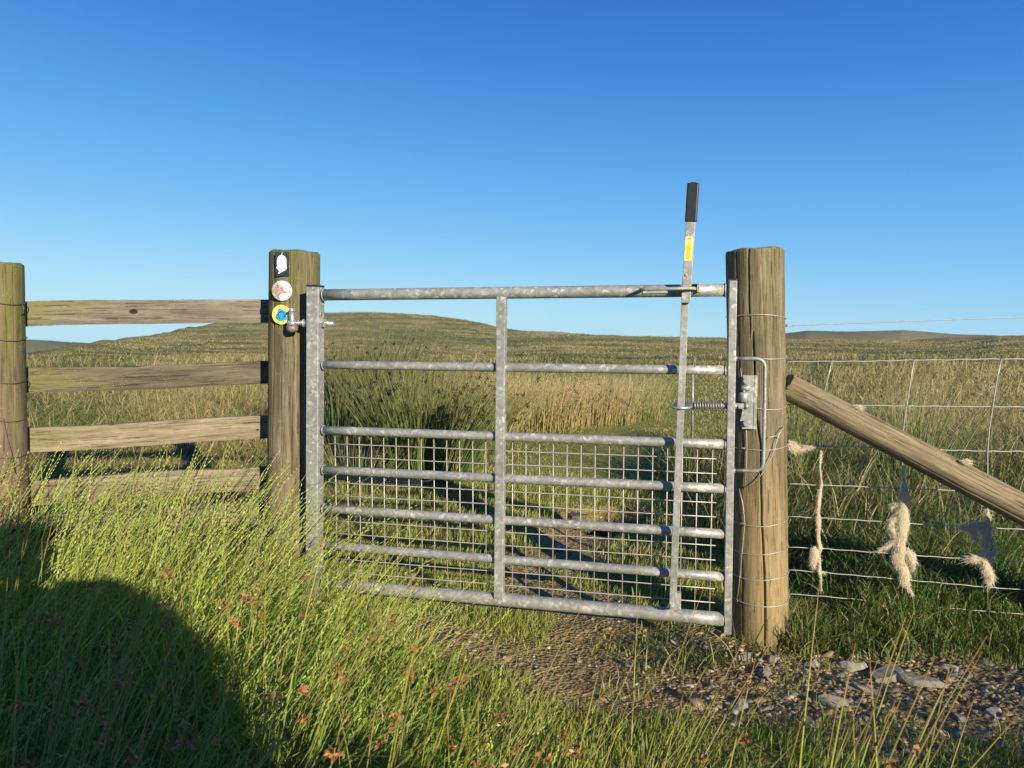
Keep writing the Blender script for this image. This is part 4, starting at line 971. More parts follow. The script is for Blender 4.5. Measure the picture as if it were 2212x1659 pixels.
wool('longest thick twisted hank of wool hanging under the strut', [[(778, 850, .002), (785, 920, .004), (790, 965, .014), (782, 1020, .021), (778, 1080, .024), (775, 1140, .030), (772, 1190, .026), (768, 1240, .018), (772, 1280, .021), (765, 1330, .019), (780, 1370, .018), (788, 1410, .023), (792, 1450, .014), (812, 1480, .006), (828, 1500, .002)],
      [(768, 1110, .016), (725, 1130, .018), (718, 1160, .017), (745, 1200, .014), (760, 1230, .01)], [(765, 1205, .012), (735, 1235, .010), (700, 1260, .006), (660, 1280, .002)],
      [(745, 1290, .014), (738, 1320, .014), (758, 1350, .012)], [(795, 1275, .012), (822, 1310, .022), (830, 1345, .014), (832, 1375, .003)], [(750, 1040, .010), (735, 1050, .006), (728, 1060, .003)]], 2600, .022)
wool('ragged forked wool tuft caught right of the long hank, beneath the lower strut', [[(1213, 1068, .003), (1212, 1110, .010), (1205, 1160, .018), (1212, 1210, .016), (1200, 1250, .012), (1198, 1290, .015), (1195, 1330, .020), (1205, 1370, .020), (1222, 1410, .022), (1226, 1440, .012), (1222, 1462, .003)],
      [(1205, 1155, .018), (1160, 1155, .018), (1120, 1165, .017), (1085, 1160, .012), (1068, 1158, .004)], [(1140, 1165, .016), (1145, 1205, .013), (1140, 1225, .005)], [(1195, 1315, .014), (1150, 1320, .017), (1120, 1325, .013), (1108, 1322, .004)],
      [(1215, 1320, .008), (1238, 1300, .006), (1256, 1270, .002)], [(1225, 1215, .010), (1228, 1240, .008)]], 2300, .02)
wool('wispy wool pinned between the latch post and the first netting upright', [[(192, 735, .012), (205, 748, .017), (230, 765, .014), (255, 768, .008), (280, 758, .006), (320, 752, .002)], [(196, 728, .008), (215, 728, .006), (235, 742, .002)]], 700, .02)
def wool_at(px, py, label):
    px2 = (px * 1.8517 - 3000) * 1.2765; py2 = (py * 1.8517 - 1200) * 1.2765
    o = wool(label, [[(px2 - 14, py2 - 3, .003), (px2, py2, .007), (px2 + 14, py2 + 5, .003)]], 260, .016)
    # seat it on the upper side of the strut
    d = ray(px, py); best = None
    ax = (SB1 - SB0); cur = Vector(o.location); t = (R(px, py, 2.45) - SB0).dot(ax) / ax.length_squared; c = SB0.lerp(SB1, t)
    tgt = R(px, py, c.y - .035); o.location = tgt; return o
wool_at(1848, 878, 'little wool wisp stuck on top of the strut nearer the latch post')
wool_at(2080, 995, 'little wool wisp stuck on top of the strut, further down towards the right edge')
#@@PART4
# ================================================================== STONES AND GRAVEL
def mat_slate():
    m, t, n, l, p = newmat('slate')
    at = N(n, 'ShaderNodeAttribute', attribute_name='col'); tc = n.new('ShaderNodeTexCoord')
    nz = N(n, 'ShaderNodeTexNoise', Scale=60.0, Detail=6.0); l.new(tc.outputs['Object'], nz.inputs['Vector'])
    r = ramp(n, [(.3, .7), (.7, 1.3)]); l.new(nz.outputs[0], r.inputs[0])
    l.new(mix(n, l, 1.0, at.outputs['Color'], r.outputs[0], 'MULTIPLY'), p.inputs['Base Color']); p.inputs['Roughness'].default_value = .75
    p.inputs['Specular IOR Level'].default_value = .3
    b = N(n, 'ShaderNodeBump', Strength=.7, Distance=.003); l.new(nz.outputs[0], b.inputs['Height']); l.new(b.outputs[0], p.inputs['Normal']); return m
M['slate'] = mat_slate()
def chips(gm, P, sx, sy, sz, C, tilt=.35):
    n = len(P); yaw = rng.uniform(0, 6.28, n); tx = rng.normal(0, tilt, n); ty = rng.normal(0, tilt, n)
    base = np.array([[-1, -1, -1], [1, -1, -1], [1, 1, -1], [-1, 1, -1], [-1, -1, 1], [1, -1, 1], [1, 1, 1], [-1, 1, 1]], float)
    B = base[None] * rng.uniform(.45, 1.0, (n, 8, 3)); B = B * np.stack([sx, sy, sz], 1)[:, None, :] * .5
    c, s = np.cos(yaw)[:, None], np.sin(yaw)[:, None]
    x = B[..., 0] * c - B[..., 1] * s; y = B[..., 0] * s + B[..., 1] * c; z = B[..., 2] + x * tx[:, None] + y * ty[:, None]
    V = np.stack([x, y, z], 2) + P[:, None, :]
    f = np.array([[0, 3, 2, 1], [4, 5, 6, 7], [0, 1, 5, 4], [1, 2, 6, 5], [2, 3, 7, 6], [3, 0, 4, 7]]).reshape(1, -1)
    gm.add(V, (np.arange(n) * 8)[:, None] + f, np.zeros((0, 3), int), np.repeat(C[:, None, :], 8, 1))
gm = GM(); n = 90000
x = rng.uniform(-1.0, 2.6, n); y = rng.uniform(1.3, 4.8, n)
dens = soil(x, y) * (.08 + .92 * sst(.35, 1.0, x)) * (1 - .7 * sst(2.6, 3.0, y)) * (.35 + .65 * sst(.4, .6, fbm(x * 3, y * 3, 77, 2)))
k = rng.uniform(0, 1, n) < dens; x, y = x[k], y[k]; n = len(x)
sz = np.clip(rng.lognormal(-4.5, .5, n), .005, .05); z = height(x, y) + sz * .04
g = rng.uniform(.12, .40, n)[:, None] * np.array([[1.02, .92, .66]]) * (1 + rng.uniform(-.06, .06, (n, 3))); brown = (rng.uniform(0, 1, n) < .4)[:, None]
g = np.where(brown, g * np.array([[1.1, .85, .6]]), g)
chips(gm, np.stack([x, y, z], 1), sz * 1.5, sz * .9, sz * rng.uniform(.15, .5, n), g, tilt=.3)
tag(gm.build('gravel', M['slate']), kind='stuff')

def rock(px, py, Y, w, d_, h, label, col=(.24, .235, .22), yaw=0., tilt=(0, 0), seed=0, group='larger slates lying along the stony path', sink=.42):
    p = R(px, py, Y); group = None if 'beyond' in label else group; p.z = hz(p.x, p.y) + h * (.5 - sink)
    bm = bmesh.new(); bmesh.ops.create_cube(bm, size=1); bmesh.ops.subdivide_edges(bm, edges=bm.edges[:], cuts=4, use_grid_fill=True)
    rs = random.Random(seed)
    pl = [(Vector((rs.uniform(-1, 1), rs.uniform(-1, 1), rs.uniform(-.5, .9))).normalized(), rs.uniform(.36, .5)) for _ in range(9)]
    for v in bm.verts:
        c = v.co.copy()
        for nn, dd in pl:
            e = c.dot(nn) - dd
            if e > 0: c -= nn * e
        c += Vector((1, 1, 1)) * 0
        c.x += .05 * (float(vn(np.array([c.y * 5 + seed]), np.array([c.z * 5]), 3)[0]) - .5); c.z += .06 * (float(vn(np.array([c.x * 6 + seed]), np.array([c.y * 6]), 5)[0]) - .5)
        v.co = Vector((c.x * w, c.y * d_, c.z * h))
    bm.transform(Matrix.Rotation(yaw, 4, 'Z') @ Matrix.Rotation(tilt[0], 4, 'X') @ Matrix.Rotation(tilt[1], 4, 'Y'))
    me = bpy.data.meshes.new('stone'); bm.to_mesh(me); bm.free(); me.materials.append(M['slate'])
    a = me.attributes.new('col', 'FLOAT_COLOR', 'POINT'); a.data.foreach_set('color', np.tile(np.array([*col, 1], np.float32), len(me.vertices)))
    o = bpy.data.objects.new('stone', me); COL.objects.link(o); o.location = p; OBJ_ORG[o.name] = p; return tag(o, label, 'stone', group)
S7 = lambda cx, cy: ((2900 + cx / 1.8495) / 1.8517, (2500 + cy / 1.8495) / 1.8517)
for (cx, cy, Y, w, d_, h, lab, yaw, tilt) in (
    (1200, 330, 2.28, .115, .07, .045, 'flat pale slate block under the grass bank, left one of the adjoining pair', .05, (0, 0)),
    (1450, 350, 2.24, .14, .08, .04, 'flat pale slate block under the grass bank, right one of the adjoining pair', -.12, (0, .15)),
    (1095, 380, 2.18, .11, .03, .022, 'thin tilted slate leaning in front of the paired blocks', -.35, (.3, .35)),
    (990, 395, 2.2, .08, .035, .022, 'thin flat slate lying beside the tilted one', -.15, (.2, .1)),
    (800, 450, 2.12, .085, .06, .03, 'broad wedge shaped slate in the middle of the gravel', -.3, (.35, 0)),
    (300, 285, 2.30, .055, .045, .04, 'angular grey stone among the chippings in front of the latch post', .3, (.3, .1)),
    (350, 225, 2.39, .045, .03, .035, 'small angular stone leaning on the foot of the latch post, right side', .8, (.2, .3)),
    (150, 215, 2.40, .05, .03, .04, 'small dark angular stone at the foot of the latch post, left side', -.4, (.2, -.3)),
    (640, 260, 2.36, .05, .035, .03, 'small grey stone right of the latch post', .2, (.2, .1)),
    (130, 475, 2.12, .045, .03, .04, 'small upright grey slate in the gravel at left', 1.2, (.4, .3)),
    (960, 280, 2.34, .09, .05, .035, 'half buried stone with grass in front of it', 0, (0, 0)),
    (1745, 560, 2.02, .035, .03, .025, 'small pale cube shaped stone in the shaded gravel', .2, (.1, .1)),
    (2000, 520, 2.05, .05, .035, .025, 'small flat pale stone near the right edge of the gravel', .4, (.1, .1))):
    px, py = S7(cx, cy); sh = random.uniform(.22, .32); rock(px, py, Y, w, d_, h, lab, (sh * 1.06, sh * .97, sh * .70), yaw, tilt, seed=int(cx))
rock(1240, 1062, 4.55, .15, .14, .09, 'dark brown boulder at the edge of the eroded hollow beyond the gate', (.10, .085, .05), .3, (0, 0), 77, group=None, sink=.3)
rock(1207, 1156, 3.75, .08, .06, .03, 'pale flat slate in the trodden path beyond the gate', (.30, .27, .19), .3, (0, 0), 78, group=None, sink=.25)

# ================================================================== GRASSES
# moor vegetation beyond the fence line, out to the ridge
gm = GM(); n = 430000
u = rng.uniform(-1.02, 1.02, n); yd = np.exp(rng.uniform(math.log(2.75), math.log(150), n)); x = u * yd; y = yd
fl = y > np.interp(x, [-2.6, -.8, .85, 2.6], [2.86, 3.0, 2.62, 2.45]) + .06
x, y, yd = x[fl], y[fl], yd[fl]
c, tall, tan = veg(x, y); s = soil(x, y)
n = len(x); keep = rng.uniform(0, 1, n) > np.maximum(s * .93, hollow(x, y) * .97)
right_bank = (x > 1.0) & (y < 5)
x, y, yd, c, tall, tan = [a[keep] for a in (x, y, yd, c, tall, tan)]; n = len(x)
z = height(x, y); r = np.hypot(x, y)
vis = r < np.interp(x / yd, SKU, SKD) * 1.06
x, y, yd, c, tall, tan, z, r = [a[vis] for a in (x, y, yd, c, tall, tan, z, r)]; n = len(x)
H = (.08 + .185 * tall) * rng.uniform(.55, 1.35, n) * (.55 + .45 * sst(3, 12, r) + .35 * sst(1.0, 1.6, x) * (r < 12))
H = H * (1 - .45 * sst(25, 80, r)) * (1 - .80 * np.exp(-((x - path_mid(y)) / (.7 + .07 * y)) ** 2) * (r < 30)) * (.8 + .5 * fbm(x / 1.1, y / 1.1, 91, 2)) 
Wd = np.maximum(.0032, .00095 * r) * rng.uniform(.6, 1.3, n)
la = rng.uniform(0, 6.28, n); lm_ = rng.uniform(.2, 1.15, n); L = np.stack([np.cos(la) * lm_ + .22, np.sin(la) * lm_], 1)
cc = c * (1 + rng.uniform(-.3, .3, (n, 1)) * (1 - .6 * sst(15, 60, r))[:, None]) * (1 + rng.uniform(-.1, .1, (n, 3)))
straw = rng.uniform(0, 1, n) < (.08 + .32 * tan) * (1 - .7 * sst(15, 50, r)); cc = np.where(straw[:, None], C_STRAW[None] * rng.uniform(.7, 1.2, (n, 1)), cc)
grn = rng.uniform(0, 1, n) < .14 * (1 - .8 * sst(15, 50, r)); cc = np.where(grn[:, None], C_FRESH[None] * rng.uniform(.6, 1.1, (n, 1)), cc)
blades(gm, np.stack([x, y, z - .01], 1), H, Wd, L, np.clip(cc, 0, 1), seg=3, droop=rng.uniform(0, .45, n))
# thin seeding stalks above it
n = 9000; u = rng.uniform(-1, 1, n); yd = np.exp(rng.uniform(math.log(4.5), math.log(45), n)); x = u * yd; y = yd
c, tall, tan = veg(x, y); k = (rng.uniform(0, 1, n) < tall * (.25 + tan)) & (soil(x, y) < .3) & (np.abs(x - path_mid(y)) > .5 + .04 * y); x, y, c = x[k], y[k], c[k]; n = len(x); r = np.hypot(x, y)
blades(gm, np.stack([x, y, height(x, y)], 1), rng.uniform(.32, .60, n) * (.6 + .4 * sst(5, 12, r)), np.maximum(.0025, .0006 * r), np.stack([rng.normal(.2, .22, n), rng.normal(0, .2, n)], 1), C_STRAW[None] * rng.uniform(.6, 1.15, (n, 1)), seg=3)
tag(gm.build('moor_grass', M['blade']), kind='stuff')

# short turf and bank grass near the gate
gm = GM()
def turf(n, x0, x1, y0, y1, hlo, hhi, col, mask, w=.0034, lean=.5, droop=.2, seg=3, straw=.12):
    x = rng.uniform(x0, x1, n); y = rng.uniform(y0, y1, n); k = rng.uniform(0, 1, n) < mask(x, y); x, y = x[k], y[k]; m = len(x)
    la = rng.uniform(0, 6.28, m); lm_ = rng.uniform(.1, 1, m) * lean
    hh = rng.uniform(hlo, hhi, m) * (.35 + 1.3 * fbm(x * 5, y * 5, 61, 3))
    cc = jitter(col, m, .35, .12) * (.55 + .9 * fbm(x * 2.5, y * 2.5, 141, 3))[:, None]; st = rng.uniform(0, 1, m) < straw; cc = np.where(st[:, None], C_STRAW[None] * rng.uniform(.5, 1.0, (m, 1)), cc)
    blades(gm, np.stack([x, y, height(x, y) - .004], 1), hh, w * rng.uniform(.6, 1.3, m), np.stack([np.cos(la) * lm_ + .15, np.sin(la) * lm_], 1), cc, seg=seg, droop=rng.uniform(0, droop, m))
def tuftmask(x, y):                            # sparse tufts growing in the bare ground
    return .75 * sst(.56, .66, fbm(x * 5.5, y * 5.5, 83, 2))
cl = lambda x, y: np.clip(1 - soil(x, y) * 1.15, 0, 1)
turf(95000, -1.2, 2.6, 1.5, 3.4, .018, .05, (.29, .35, .07), lambda x, y: np.clip(cl(x, y) * np.clip(.1 + 1.5 * sst(.3, .62, fbm(x * 3.2, y * 3.2, 131, 3)), 0, 1) + .28 * tuftmask(x, y) * (y < 2.75), 0, 1), w=.0028)
turf(30000, -1.6, 1.6, 3.0, 5.6, .025, .07, (.28, .32, .075), lambda x, y: cl(x, y) * (1 - .97 * hollow(x, y)), w=.0045, straw=.22)
bank = lambda x, y: sst(.98, 1.12, x + .06 * (vn(y * 9, x * 9, 2) - .5)) * sst(2.34, 2.44, y + .10 * (vn(x * 4, y * 0, 6) - .5) - .0) 
turf(26000, 1.0, 3.6, 2.3, 3.6, .06, .16, (.10, .17, .033), bank, w=.0048, lean=1.0, droop=.55, seg=4, straw=.1)
turf(9000, 1.0, 4.2, 3.0, 5.5, .14, .34, (.12, .15, .04), bank, w=.0055, lean=.9, droop=.35, seg=4, straw=.35)
turf(2600, .97, 1.35, 2.44, 2.75, .05, .14, (.13, .17, .04), lambda x, y: .8 + 0 * x, w=.004, lean=.9, droop=.4, seg=4, straw=.25)
turf(900, .35, .82, 2.28, 2.52, .05, .17, (.10, .15, .035), lambda x, y: np.exp(-(((x - .62) / .13) ** 2 + ((y - 2.40) / .07) ** 2)), w=.004, lean=1.1, droop=.4, seg=4, straw=.3)
tag(gm.build('turf', M['blade']), kind='stuff')

# tall seeding grass in front of the wooden fence
gm = GM(); n = 15000
x = rng.uniform(-2.6, .9, n); y = rng.uniform(.55, 2.82, n)
edge = np.interp(y, [.5, 1.3, 1.8, 2.2, 2.5, 2.8], [.40, .14, -.02, -.24, -.50, -.82]) + .22 * (fbm(x * 2, y * 2.5, 12, 2) - .5)
clear = ~((np.abs(x + .78) < .05) & (y > 2.55) & (y < 2.95)) & (np.hypot(x, y) > .75)
dd = edge - x; k = (dd > 0) & clear & (rng.uniform(0, 1, n) < .45 + .55 * sst(0, .5, dd)) & (y < np.interp(x, [-2.6, -.8], [2.72, 2.86])); x, y, dd = x[k], y[k], dd[k]; n = len(x)
lowf = 1 - .20 * sst(2.1, 2.6, y)
hs = (.46 + .54 * sst(0, .75, dd)) * (.72 + .28 * sst(1.3, 2.1, y))
P = np.stack([x, y, height(x, y)], 1)
# leaves
m = rng.permutation(n)[:int(n * .8)]; mm = len(m)
for rep in range(3):
    Pm = P[m] + rng.normal(0, .015, (mm, 3)) * [1, 1, 0]
    blades(gm, Pm, rng.uniform(.14, .42, mm) * hs[m] * lowf[m], rng.uniform(.0035, .0095, mm), np.stack([rng.uniform(-.5, .95, mm), rng.normal(0, .45, mm)], 1), jitter((.30, .42, .05), mm, .5, .14), seg=5, droop=rng.uniform(.0, .35, mm), pw=1.5)
m2 = rng.permutation(n)[:int(n * .35)]; k2 = len(m2)
blades(gm, P[m2], rng.uniform(.25, .50, k2) * hs[m2] * lowf[m2], rng.uniform(.006, .012, k2), np.stack([rng.uniform(-.5, 1.2, k2), rng.normal(0, .5, k2)], 1), jitter((.30, .44, .055), k2, .35, .1), seg=6, droop=rng.uniform(.1, .6, k2), pw=1.9)
d2 = rng.permutation(n)[:int(n * .08)]; k2 = len(d2)
blades(gm, P[d2], rng.uniform(.2, .55, k2) * hs[d2] * lowf[d2], rng.uniform(.003, .006, k2), np.stack([rng.uniform(-.6, 1.3, k2), rng.normal(0, .6, k2)], 1), jitter((.38, .27, .12), k2, .3, .1), seg=5, droop=rng.uniform(.0, .5, k2))
# culms and spikes
m = rng.permutation(n)[:int(n * .40)]; mm = len(m); Hc = rng.uniform(.34, .72, mm) * hs[m] * (.5 + .5 * lowf[m]); Hc[y[m] < 1.3] *= .72
lean = np.clip(rng.normal(.50, .27, mm), -.3, 1.2); Lc = np.stack([lean, rng.normal(.05, .25, mm)], 1)
seg = 12; pts, t = curve_pts(P[m], Hc, Lc, seg, np.zeros(mm), 1.25)
cc = jitter((.38, .46, .11), mm, .25, .1); dry = rng.uniform(0, 1, mm) < .10; cc = np.where(dry[:, None], np.array([[.42, .33, .16]]), cc)
stc = cc * .8
yaw = rng.uniform(0, math.pi, mm); wd = np.stack([np.cos(yaw), np.sin(yaw), 0 * yaw], 1)[:, None, :] * .0009
V = np.stack([pts - wd, pts + wd], 2).reshape(mm, -1, 3); b = (np.arange(mm) * 2 * (seg + 1))[:, None]
gm.add(V, b + np.array([[2 * i, 2 * i + 1, 2 * i + 3, 2 * i + 2] for i in range(seg)]).reshape(1, -1), np.zeros((0, 3), int), np.repeat(stc[:, None, :], 2 * (seg + 1), 1))
ns = 17; side = np.stack([np.cos(yaw + .3), np.sin(yaw + .3), 0 * yaw], 1)
for i in range(ns):
    f = .62 + .38 * i / ns; fi = f * seg; i0 = int(fi); fr = fi - i0
    p = pts[:, i0] * (1 - fr) + pts[:, min(i0 + 1, seg)] * fr; d = pts[:, min(i0 + 1, seg)] - pts[:, i0]; d /= np.linalg.norm(d, axis=1)[:, None]
    sgn = 1 if i % 2 else -1; ln = (.016 - .005 * i / ns) * rng.uniform(.8, 1.2, mm)[:, None]
    o1 = side * sgn; e = p + d * ln + o1 * ln * .12; mid = p + d * ln * .45 + o1 * ln * .19; mid2 = p + d * ln * .45 - o1 * .0004
    thick = np.cross(d, o1) * .0012
    wk = np.cross(d, o1) * ln * .11; mc = (mid + mid2) * .5; Vb = np.stack([p, mc + wk, e, mc - wk], 1)
    gm.add(Vb, np.arange(mm * 4).reshape(-1, 4), np.zeros((0, 3), int), np.repeat((cc * rng.uniform(.85, 1.15, (mm, 1)))[:, None, :], 4, 1))
    V = np.stack([p, mid + thick, e, mid2 - thick], 1); gm.add(V, np.arange(mm * 4).reshape(-1, 4), np.zeros((0, 3), int), np.repeat((cc * rng.uniform(.85, 1.25, (mm, 1)))[:, None, :], 4, 1))
tag(gm.build('tall_grass', M['blade']), kind='stuff')

# ================================================================== RUSH CLUMPS AND TUSSOCKS
def rush(x, y, n, h, spread, label, group, col=(.075, .125, .035), tip=(.26, .20, .08), lean=(.12, 0), fan=.35, rad_=.0016, heads=.3, headcol=(.13, .06, .03), hsize=.006, straw=.08, ry=1.0, hrange=(.66, 1.08), name='rush_clump'):
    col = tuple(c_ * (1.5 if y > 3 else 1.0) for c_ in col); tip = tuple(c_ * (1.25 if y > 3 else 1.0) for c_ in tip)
    z = hz(x, y); org = (x, y, z); root = empty(name, org, label, 'rush' if name == 'rush_clump' else 'grass', group)
    a = rng.uniform(0, 6.28, n); q = np.sqrt(rng.uniform(0, 1, n)) * spread; px_ = x + np.cos(a) * q; py_ = y + np.sin(a) * q * ry
    P = np.stack([px_, py_, height(px_, py_) - .01], 1); H = rng.uniform(*hrange, n) * h
    L = np.stack([np.cos(a) * q / spread * fan + rng.normal(lean[0], .13, n), np.sin(a) * q / spread * fan + rng.normal(lean[1], .12, n)], 1)
    C = jitter(col, n, .3, .1); st = rng.uniform(0, 1, n) < straw; C = np.where(st[:, None], C_STRAW[None] * rng.uniform(.6, 1.0, (n, 1)), C)
    g = GM(); pts = stems(g, P, H, np.full(n, rad_) * rng.uniform(.7, 1.3, n), L, C, seg=6, tipc=np.broadcast_to(np.array(tip), (n, 3)) * rng.uniform(.6, 1.2, (n, 1))); g.build('stems', M['rush'], root, org)
    if heads > 0:
        k = rng.permutation(n)[:int(n * heads)]; t = rng.uniform(.70, .86, len(k)) * 6; i0 = t.astype(int); fr = (t - i0)[:, None]
        c = pts[k, i0] * (1 - fr) + pts[k, i0 + 1] * fr + np.stack([rng.normal(0, hsize * 1.0, len(k)), rng.normal(0, hsize * 1.0, len(k)), rng.uniform(0, hsize * 2, len(k))], 1)
        if rad_ < .0030:                        # near enough to tell each head apart
            for q_ in range(min(len(k), 100)):
                g = GM(); flakes(g, c[q_:q_ + 1], np.array([hsize * .75]), 15, np.array([hsize * .75]), np.array([headcol])); g.build('seed_head', M['rush'], root, tuple(c[q_]))
        else:
            g = GM(); flakes(g, c, np.full(len(k), hsize * .75), 15, np.full(len(k), hsize * .75), np.tile(np.array(headcol), (len(k), 1))); tag(g.build('seed_heads', M['rush'], root, org), kind='stuff')
    return root
bigg = 'rush clumps beyond the gate'
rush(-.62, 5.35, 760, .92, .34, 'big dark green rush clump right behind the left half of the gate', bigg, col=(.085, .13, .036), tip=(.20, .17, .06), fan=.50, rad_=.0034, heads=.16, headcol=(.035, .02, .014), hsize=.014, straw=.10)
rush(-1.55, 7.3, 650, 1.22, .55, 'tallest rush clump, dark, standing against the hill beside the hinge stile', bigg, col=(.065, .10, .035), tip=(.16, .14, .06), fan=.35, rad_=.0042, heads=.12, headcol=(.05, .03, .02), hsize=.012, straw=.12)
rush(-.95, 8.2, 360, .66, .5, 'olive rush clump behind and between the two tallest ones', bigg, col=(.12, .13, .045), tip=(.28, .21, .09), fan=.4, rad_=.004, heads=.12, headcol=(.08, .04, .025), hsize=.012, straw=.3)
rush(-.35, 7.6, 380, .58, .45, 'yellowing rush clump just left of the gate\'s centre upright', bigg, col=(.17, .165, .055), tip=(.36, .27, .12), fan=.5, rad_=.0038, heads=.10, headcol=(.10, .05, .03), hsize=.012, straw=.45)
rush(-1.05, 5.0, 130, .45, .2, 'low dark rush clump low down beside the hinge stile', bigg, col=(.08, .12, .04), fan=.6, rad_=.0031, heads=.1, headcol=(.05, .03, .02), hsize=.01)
tg = 'straw coloured tussocks beyond the gate'
for (x_, y_, n_, h_, sp, lb, cl_) in ((.35, 8.3, 420, .62, .5, 'straw tussock directly right of the centre upright', (.27, .23, .085)), (1.0, 8.8, 420, .60, .5, 'pinkish straw tussock midway between the centre upright and the lever', (.28, .22, .09)),
        (1.55, 9.3, 320, .58, .42, 'straw and green tussock nearest the lever beyond the gate', (.17, .19, .06)), (-.1, 9.2, 300, .66, .4, 'straw tussock showing just left of the centre upright', (.22, .21, .07))):
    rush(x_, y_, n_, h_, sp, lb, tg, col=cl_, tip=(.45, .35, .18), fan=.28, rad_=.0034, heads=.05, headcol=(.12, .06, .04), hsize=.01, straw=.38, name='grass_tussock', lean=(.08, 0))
# beyond the right fence
rg = 'rush clumps beyond the wire fence'
rush(2.35, 4.2, 90, .85, .18, 'thin dark rush clump beyond the wire fence near the right edge', rg, col=(.07, .12, .03), rad_=.0031, heads=.0, fan=.3)
rush(1.9, 4.6, 60, .75, .2, 'sparse rush clump beyond the fence above the strut', rg, col=(.08, .12, .03), rad_=.0031, heads=.1, headcol=(.1, .05, .03), hsize=.008, fan=.4)
# foreground, close to the lens
fg = 'rush clumps in the near foreground'
FGC = (.20, .30, .06)
for (x_, y_, n_, h_, sp, lb, hd) in (
    (-.62, .92, 80, .66, .16, 'dark shaded foreground rush clump in the bottom left corner', .5),
    (-.30, .84, 60, .60, .14, 'shaded foreground rush clump right of the corner one, with brown seed heads', .5),
    (-.92, 1.30, 60, .68, .16, 'shaded rush clump at the left edge of the picture', .4),
    (-.50, 1.40, 40, .66, .14, 'rush clump with brown heads at the edge of the shadow', .35),
    (-.16, 1.25, 42, .55, .15, 'foreground rush clump just left of the middle, with orange brown heads', .45),
    (.02, 1.00, 46, .54, .13, 'sunlit foreground rush clump below the centre upright', .4),
    (.18, 1.28, 18, .60, .11, 'loose sunlit rush clump with long stems crossing the bottom rail', .3),
    (.34, 1.02, 18, .58, .09, 'sparse sunlit rush clump left of the lever at the bottom', .35),
    (.43, 1.02, 13, .70, .035, 'tight rush clump of tall pale stems below the latch post', .25),
    (.56, 1.02, 5, .62, .05, 'few single rush stems right of the tall pale clump', .1),
    (.80, 1.02, 3, .64, .04, 'couple of rush stems by the bottom right corner', .0)):
    rush(x_, y_, n_, h_, sp, lb, fg, col=FGC, tip=(.42, .27, .08), lean=(.26, .0), fan=.2, rad_=(.0021 if x_ < .1 else .0029), heads=hd, headcol=(.26, .12, .045), hsize=.0075, straw=.06)
# rough clumps added out of frame so that their shade falls on the near path
sg = 'rush clumps added out of frame for their shade'
rush(.95, -.75, 600, 1.0, .26, 'dense rush clump added beside the photographer for its shade', sg, col=(.10, .15, .04), rad_=.0031, heads=.1, fan=.3)
rush(1.85, .10, 1000, .92, .36, 'dense rush clump added out to the right of the path for its shade', sg, col=(.10, .15, .04), rad_=.0031, heads=.1, fan=.3)
rush(2.65, .22, 1000, .94, .38, 'dense rush clump added farthest to the right of the path for its shade', sg, col=(.10, .15, .04), rad_=.0031, heads=.1, fan=.3)
#@@PART5
def bush(x, y, rx, ry, h, n, label):  # invented bush out of view, blocks sun to shape the foreground shadow
    z = hz(x, y); org = (x, y, z); root = empty('added_shade_bush', org, label, 'bush', 'bushes added beside the photographer to shape the shadow')
    mb = MB()
    for i in range(9):
        a = i * .7; e = Vector((x + math.cos(a) * rx * .6, y + math.sin(a) * ry * .6, z + h * .8)); mb.tube([Vector(org), Vector(org).lerp(e, .5) + Vector((0, 0, .05)), e], [.014, .009, .003], 6)
    build('branches', mb, M['rust'], root)
    d = rng.normal(0, 1, (n, 3)); d /= np.linalg.norm(d, axis=1)[:, None]; q = rng.uniform(.35, 1, n) ** .5
    c = np.stack([x + d[:, 0] * rx * q, y + d[:, 1] * ry * q, z + h * .5 + d[:, 2] * h * .48 * q + rng.normal(0, .02, n)], 1)
    g = GM(); flakes(g, c, np.full(n, .030), 9, np.full(n, .022), jitter((.06, .10, .03), n)); g.build('foliage', M['blade'], root, org)
bush(.38, -.56, .27, .22, 1.56, 3400, 'dense green bush added directly beside the photographer to widen the shadow')
bush(.78, -.50, .26, .22, 1.22, 2600, 'lower dense bush added second from the photographer to slope the shadow')
bush(1.10, -.50, .26, .22, .98, 2200, 'lowest dense bush added third from the photographer to slope the shadow')
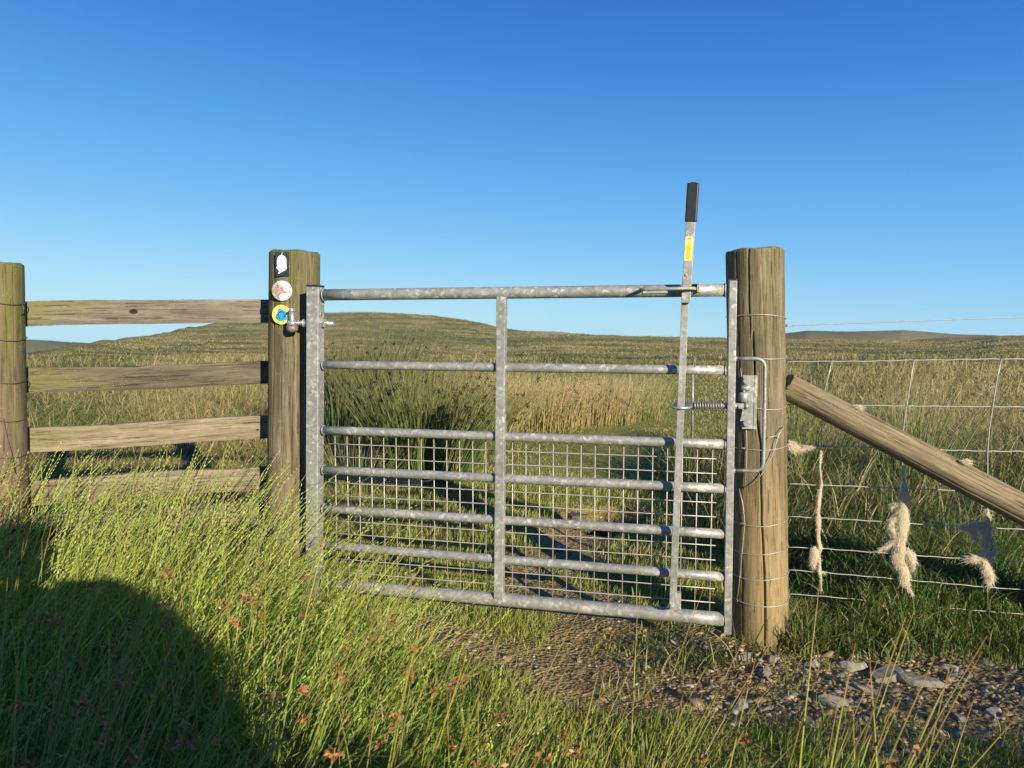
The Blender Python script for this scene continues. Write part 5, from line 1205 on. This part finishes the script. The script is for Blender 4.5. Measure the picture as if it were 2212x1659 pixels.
# ================================================================== PHOTOGRAPHER (behind the camera, seen only by the shadow)
def person():
    base = Vector((-.10, -.26, hz(-.10, -.26))); H = 1.68; s = H / 1.75
    root = empty('person', base, 'standing photographer in a dark jacket holding up a phone with both hands', 'person')
    def skin(name, chain, mat, parent, sub=2):
        me = bpy.data.meshes.new(name); V = []; E = []; Rr = []
        def add(p, r): V.append(Vector(p) * s); Rr.append(r * s); return len(V) - 1
        idx = {}
        for key, p, r, par in chain:
            idx[key] = add(p, r)
            if par: E.append((idx[par], idx[key]))
        me.from_pydata([tuple(v) for v in V], E, []); o = bpy.data.objects.new(name, me); COL.objects.link(o)
        md = o.modifiers.new('skin', 'SKIN'); md.use_smooth_shade = True
        if not me.skin_vertices:
            bm = bmesh.new(); bm.from_mesh(me); bm.verts.layers.skin.verify(); bm.to_mesh(me); bm.free()
        for i, r in enumerate(Rr): me.skin_vertices[0].data[i].radius = (r, r * .85)
        me.skin_vertices[0].data[0].use_root = True
        ss = o.modifiers.new('sub', 'SUBSURF'); ss.levels = sub; ss.render_levels = sub
        me.materials.append(mat); o.parent = parent; OBJ_ORG[o.name] = base; return o
    jk = mat_plain('jacket_cloth', (.03, .045, .07), .9); tr = mat_plain('trouser_cloth', (.05, .05, .045), .9); sk = mat_plain('skin', (.48, .30, .22), .6); hr = mat_plain('hair', (.05, .03, .02), .8)
    hx, hy, hz_ = (-base.x / s - .03), (-base.y / s - .03), ((CAMZ - .03 - base.z) / s)      # where the hands meet the phone
    body = [('pel', (0, 0, .95), .16, None), ('waist', (0, 0, 1.12), .15, 'pel'), ('chest', (0, .01, 1.33), .17, 'waist'), ('neck', (0, .0, 1.49), .065, 'chest'), ('jaw', (0, .02, 1.56), .07, 'neck'), ('head', (0, .01, 1.65), .10, 'jaw'), ('crown', (0, 0, 1.71), .075, 'head')]
    for sd, k in ((-1, 'l'), (1, 'r')):
        body += [(k + 'sh', (.18 * sd, 0, 1.45), .11, 'chest'), (k + 'el', (.25 * sd, .10, 1.20), .085, k + 'sh'), (k + 'wr', (hx + .10 * sd, hy - .07, hz_ - .03), .045, k + 'el'), (k + 'pa', (hx + .085 * sd, hy - .02, hz_), .036, k + 'wr')]
        for f in range(4):
            fx_ = hx + (.085 + .0) * sd; zf = hz_ + .03 - f * .020; ln = (.04, .046, .043, .034)[f]
            body += [(f'{k}f{f}a', (fx_ + .005 * sd, hy + .012, zf), .010, k + 'pa'), (f'{k}f{f}b', (fx_ - .012 * sd, hy + .032, zf), .009, f'{k}f{f}a'), (f'{k}f{f}c', (fx_ - (.012 + ln * .6) * sd, hy + .036, zf), .008, f'{k}f{f}b')]
        body += [(k + 'ta', (hx + .07 * sd, hy - .035, hz_ - .02), .011, k + 'pa'), (k + 'tb', (hx + .045 * sd, hy - .015, hz_ - .005), .009, k + 'ta')]
        body += [(k + 'hip', (.10 * sd, 0, .90), .10, 'pel'), (k + 'kn', (.12 * sd, .02, .50), .065, k + 'hip'), (k + 'an', (.13 * sd, 0, .09), .045, k + 'kn'), (k + 'to', (.15 * sd, .15, .035), .042, k + 'an')]
    b = skin('body', body, jk, root)
    hair = skin('hair', [('a', (0, -.02, 1.66), .11, None), ('b', (0, -.01, 1.72), .085, 'a'), ('c', (0, -.04, 1.60), .08, 'a')], hr, root)
    fm = MB()
    X, Y, Z = Vector((1, 0, 0)), Vector((0, 1, 0)), ZV
    hc = base + Vector((0, .01, 1.65)) * s
    fm.tube([hc + Vector((0, .085, -.005)), hc + Vector((0, .118, -.035)), hc + Vector((0, .095, -.045))], [.008, .013, .006], 8)
    for sx_ in (-1, 1): fm.tube([hc + Vector((.032 * sx_, .080, .0)), hc + Vector((.032 * sx_, .096, .0))], [.012, .006], 10); fm.tube([hc + Vector((.092 * sx_, 0, -.01)), hc + Vector((.11 * sx_, -.01, -.01))], [.02, .012], 8)
    fm.tube([hc + Vector((-.022, .088, -.075)), hc + Vector((0, .097, -.077)), hc + Vector((.022, .088, -.075))], [.003, .006, .003], 6)
    build('face', fm, sk, root, org=base)
    mb = MB(); c = Vector((-.03, -.030, CAMZ - .02)); mb.box(c, Y, Z, X, .004, .036, .074, .003)
    p = build('phone', mb, M['black'], org=c); tag(p, 'dark mobile phone held at the camera position by the photographer', 'phone')
person()
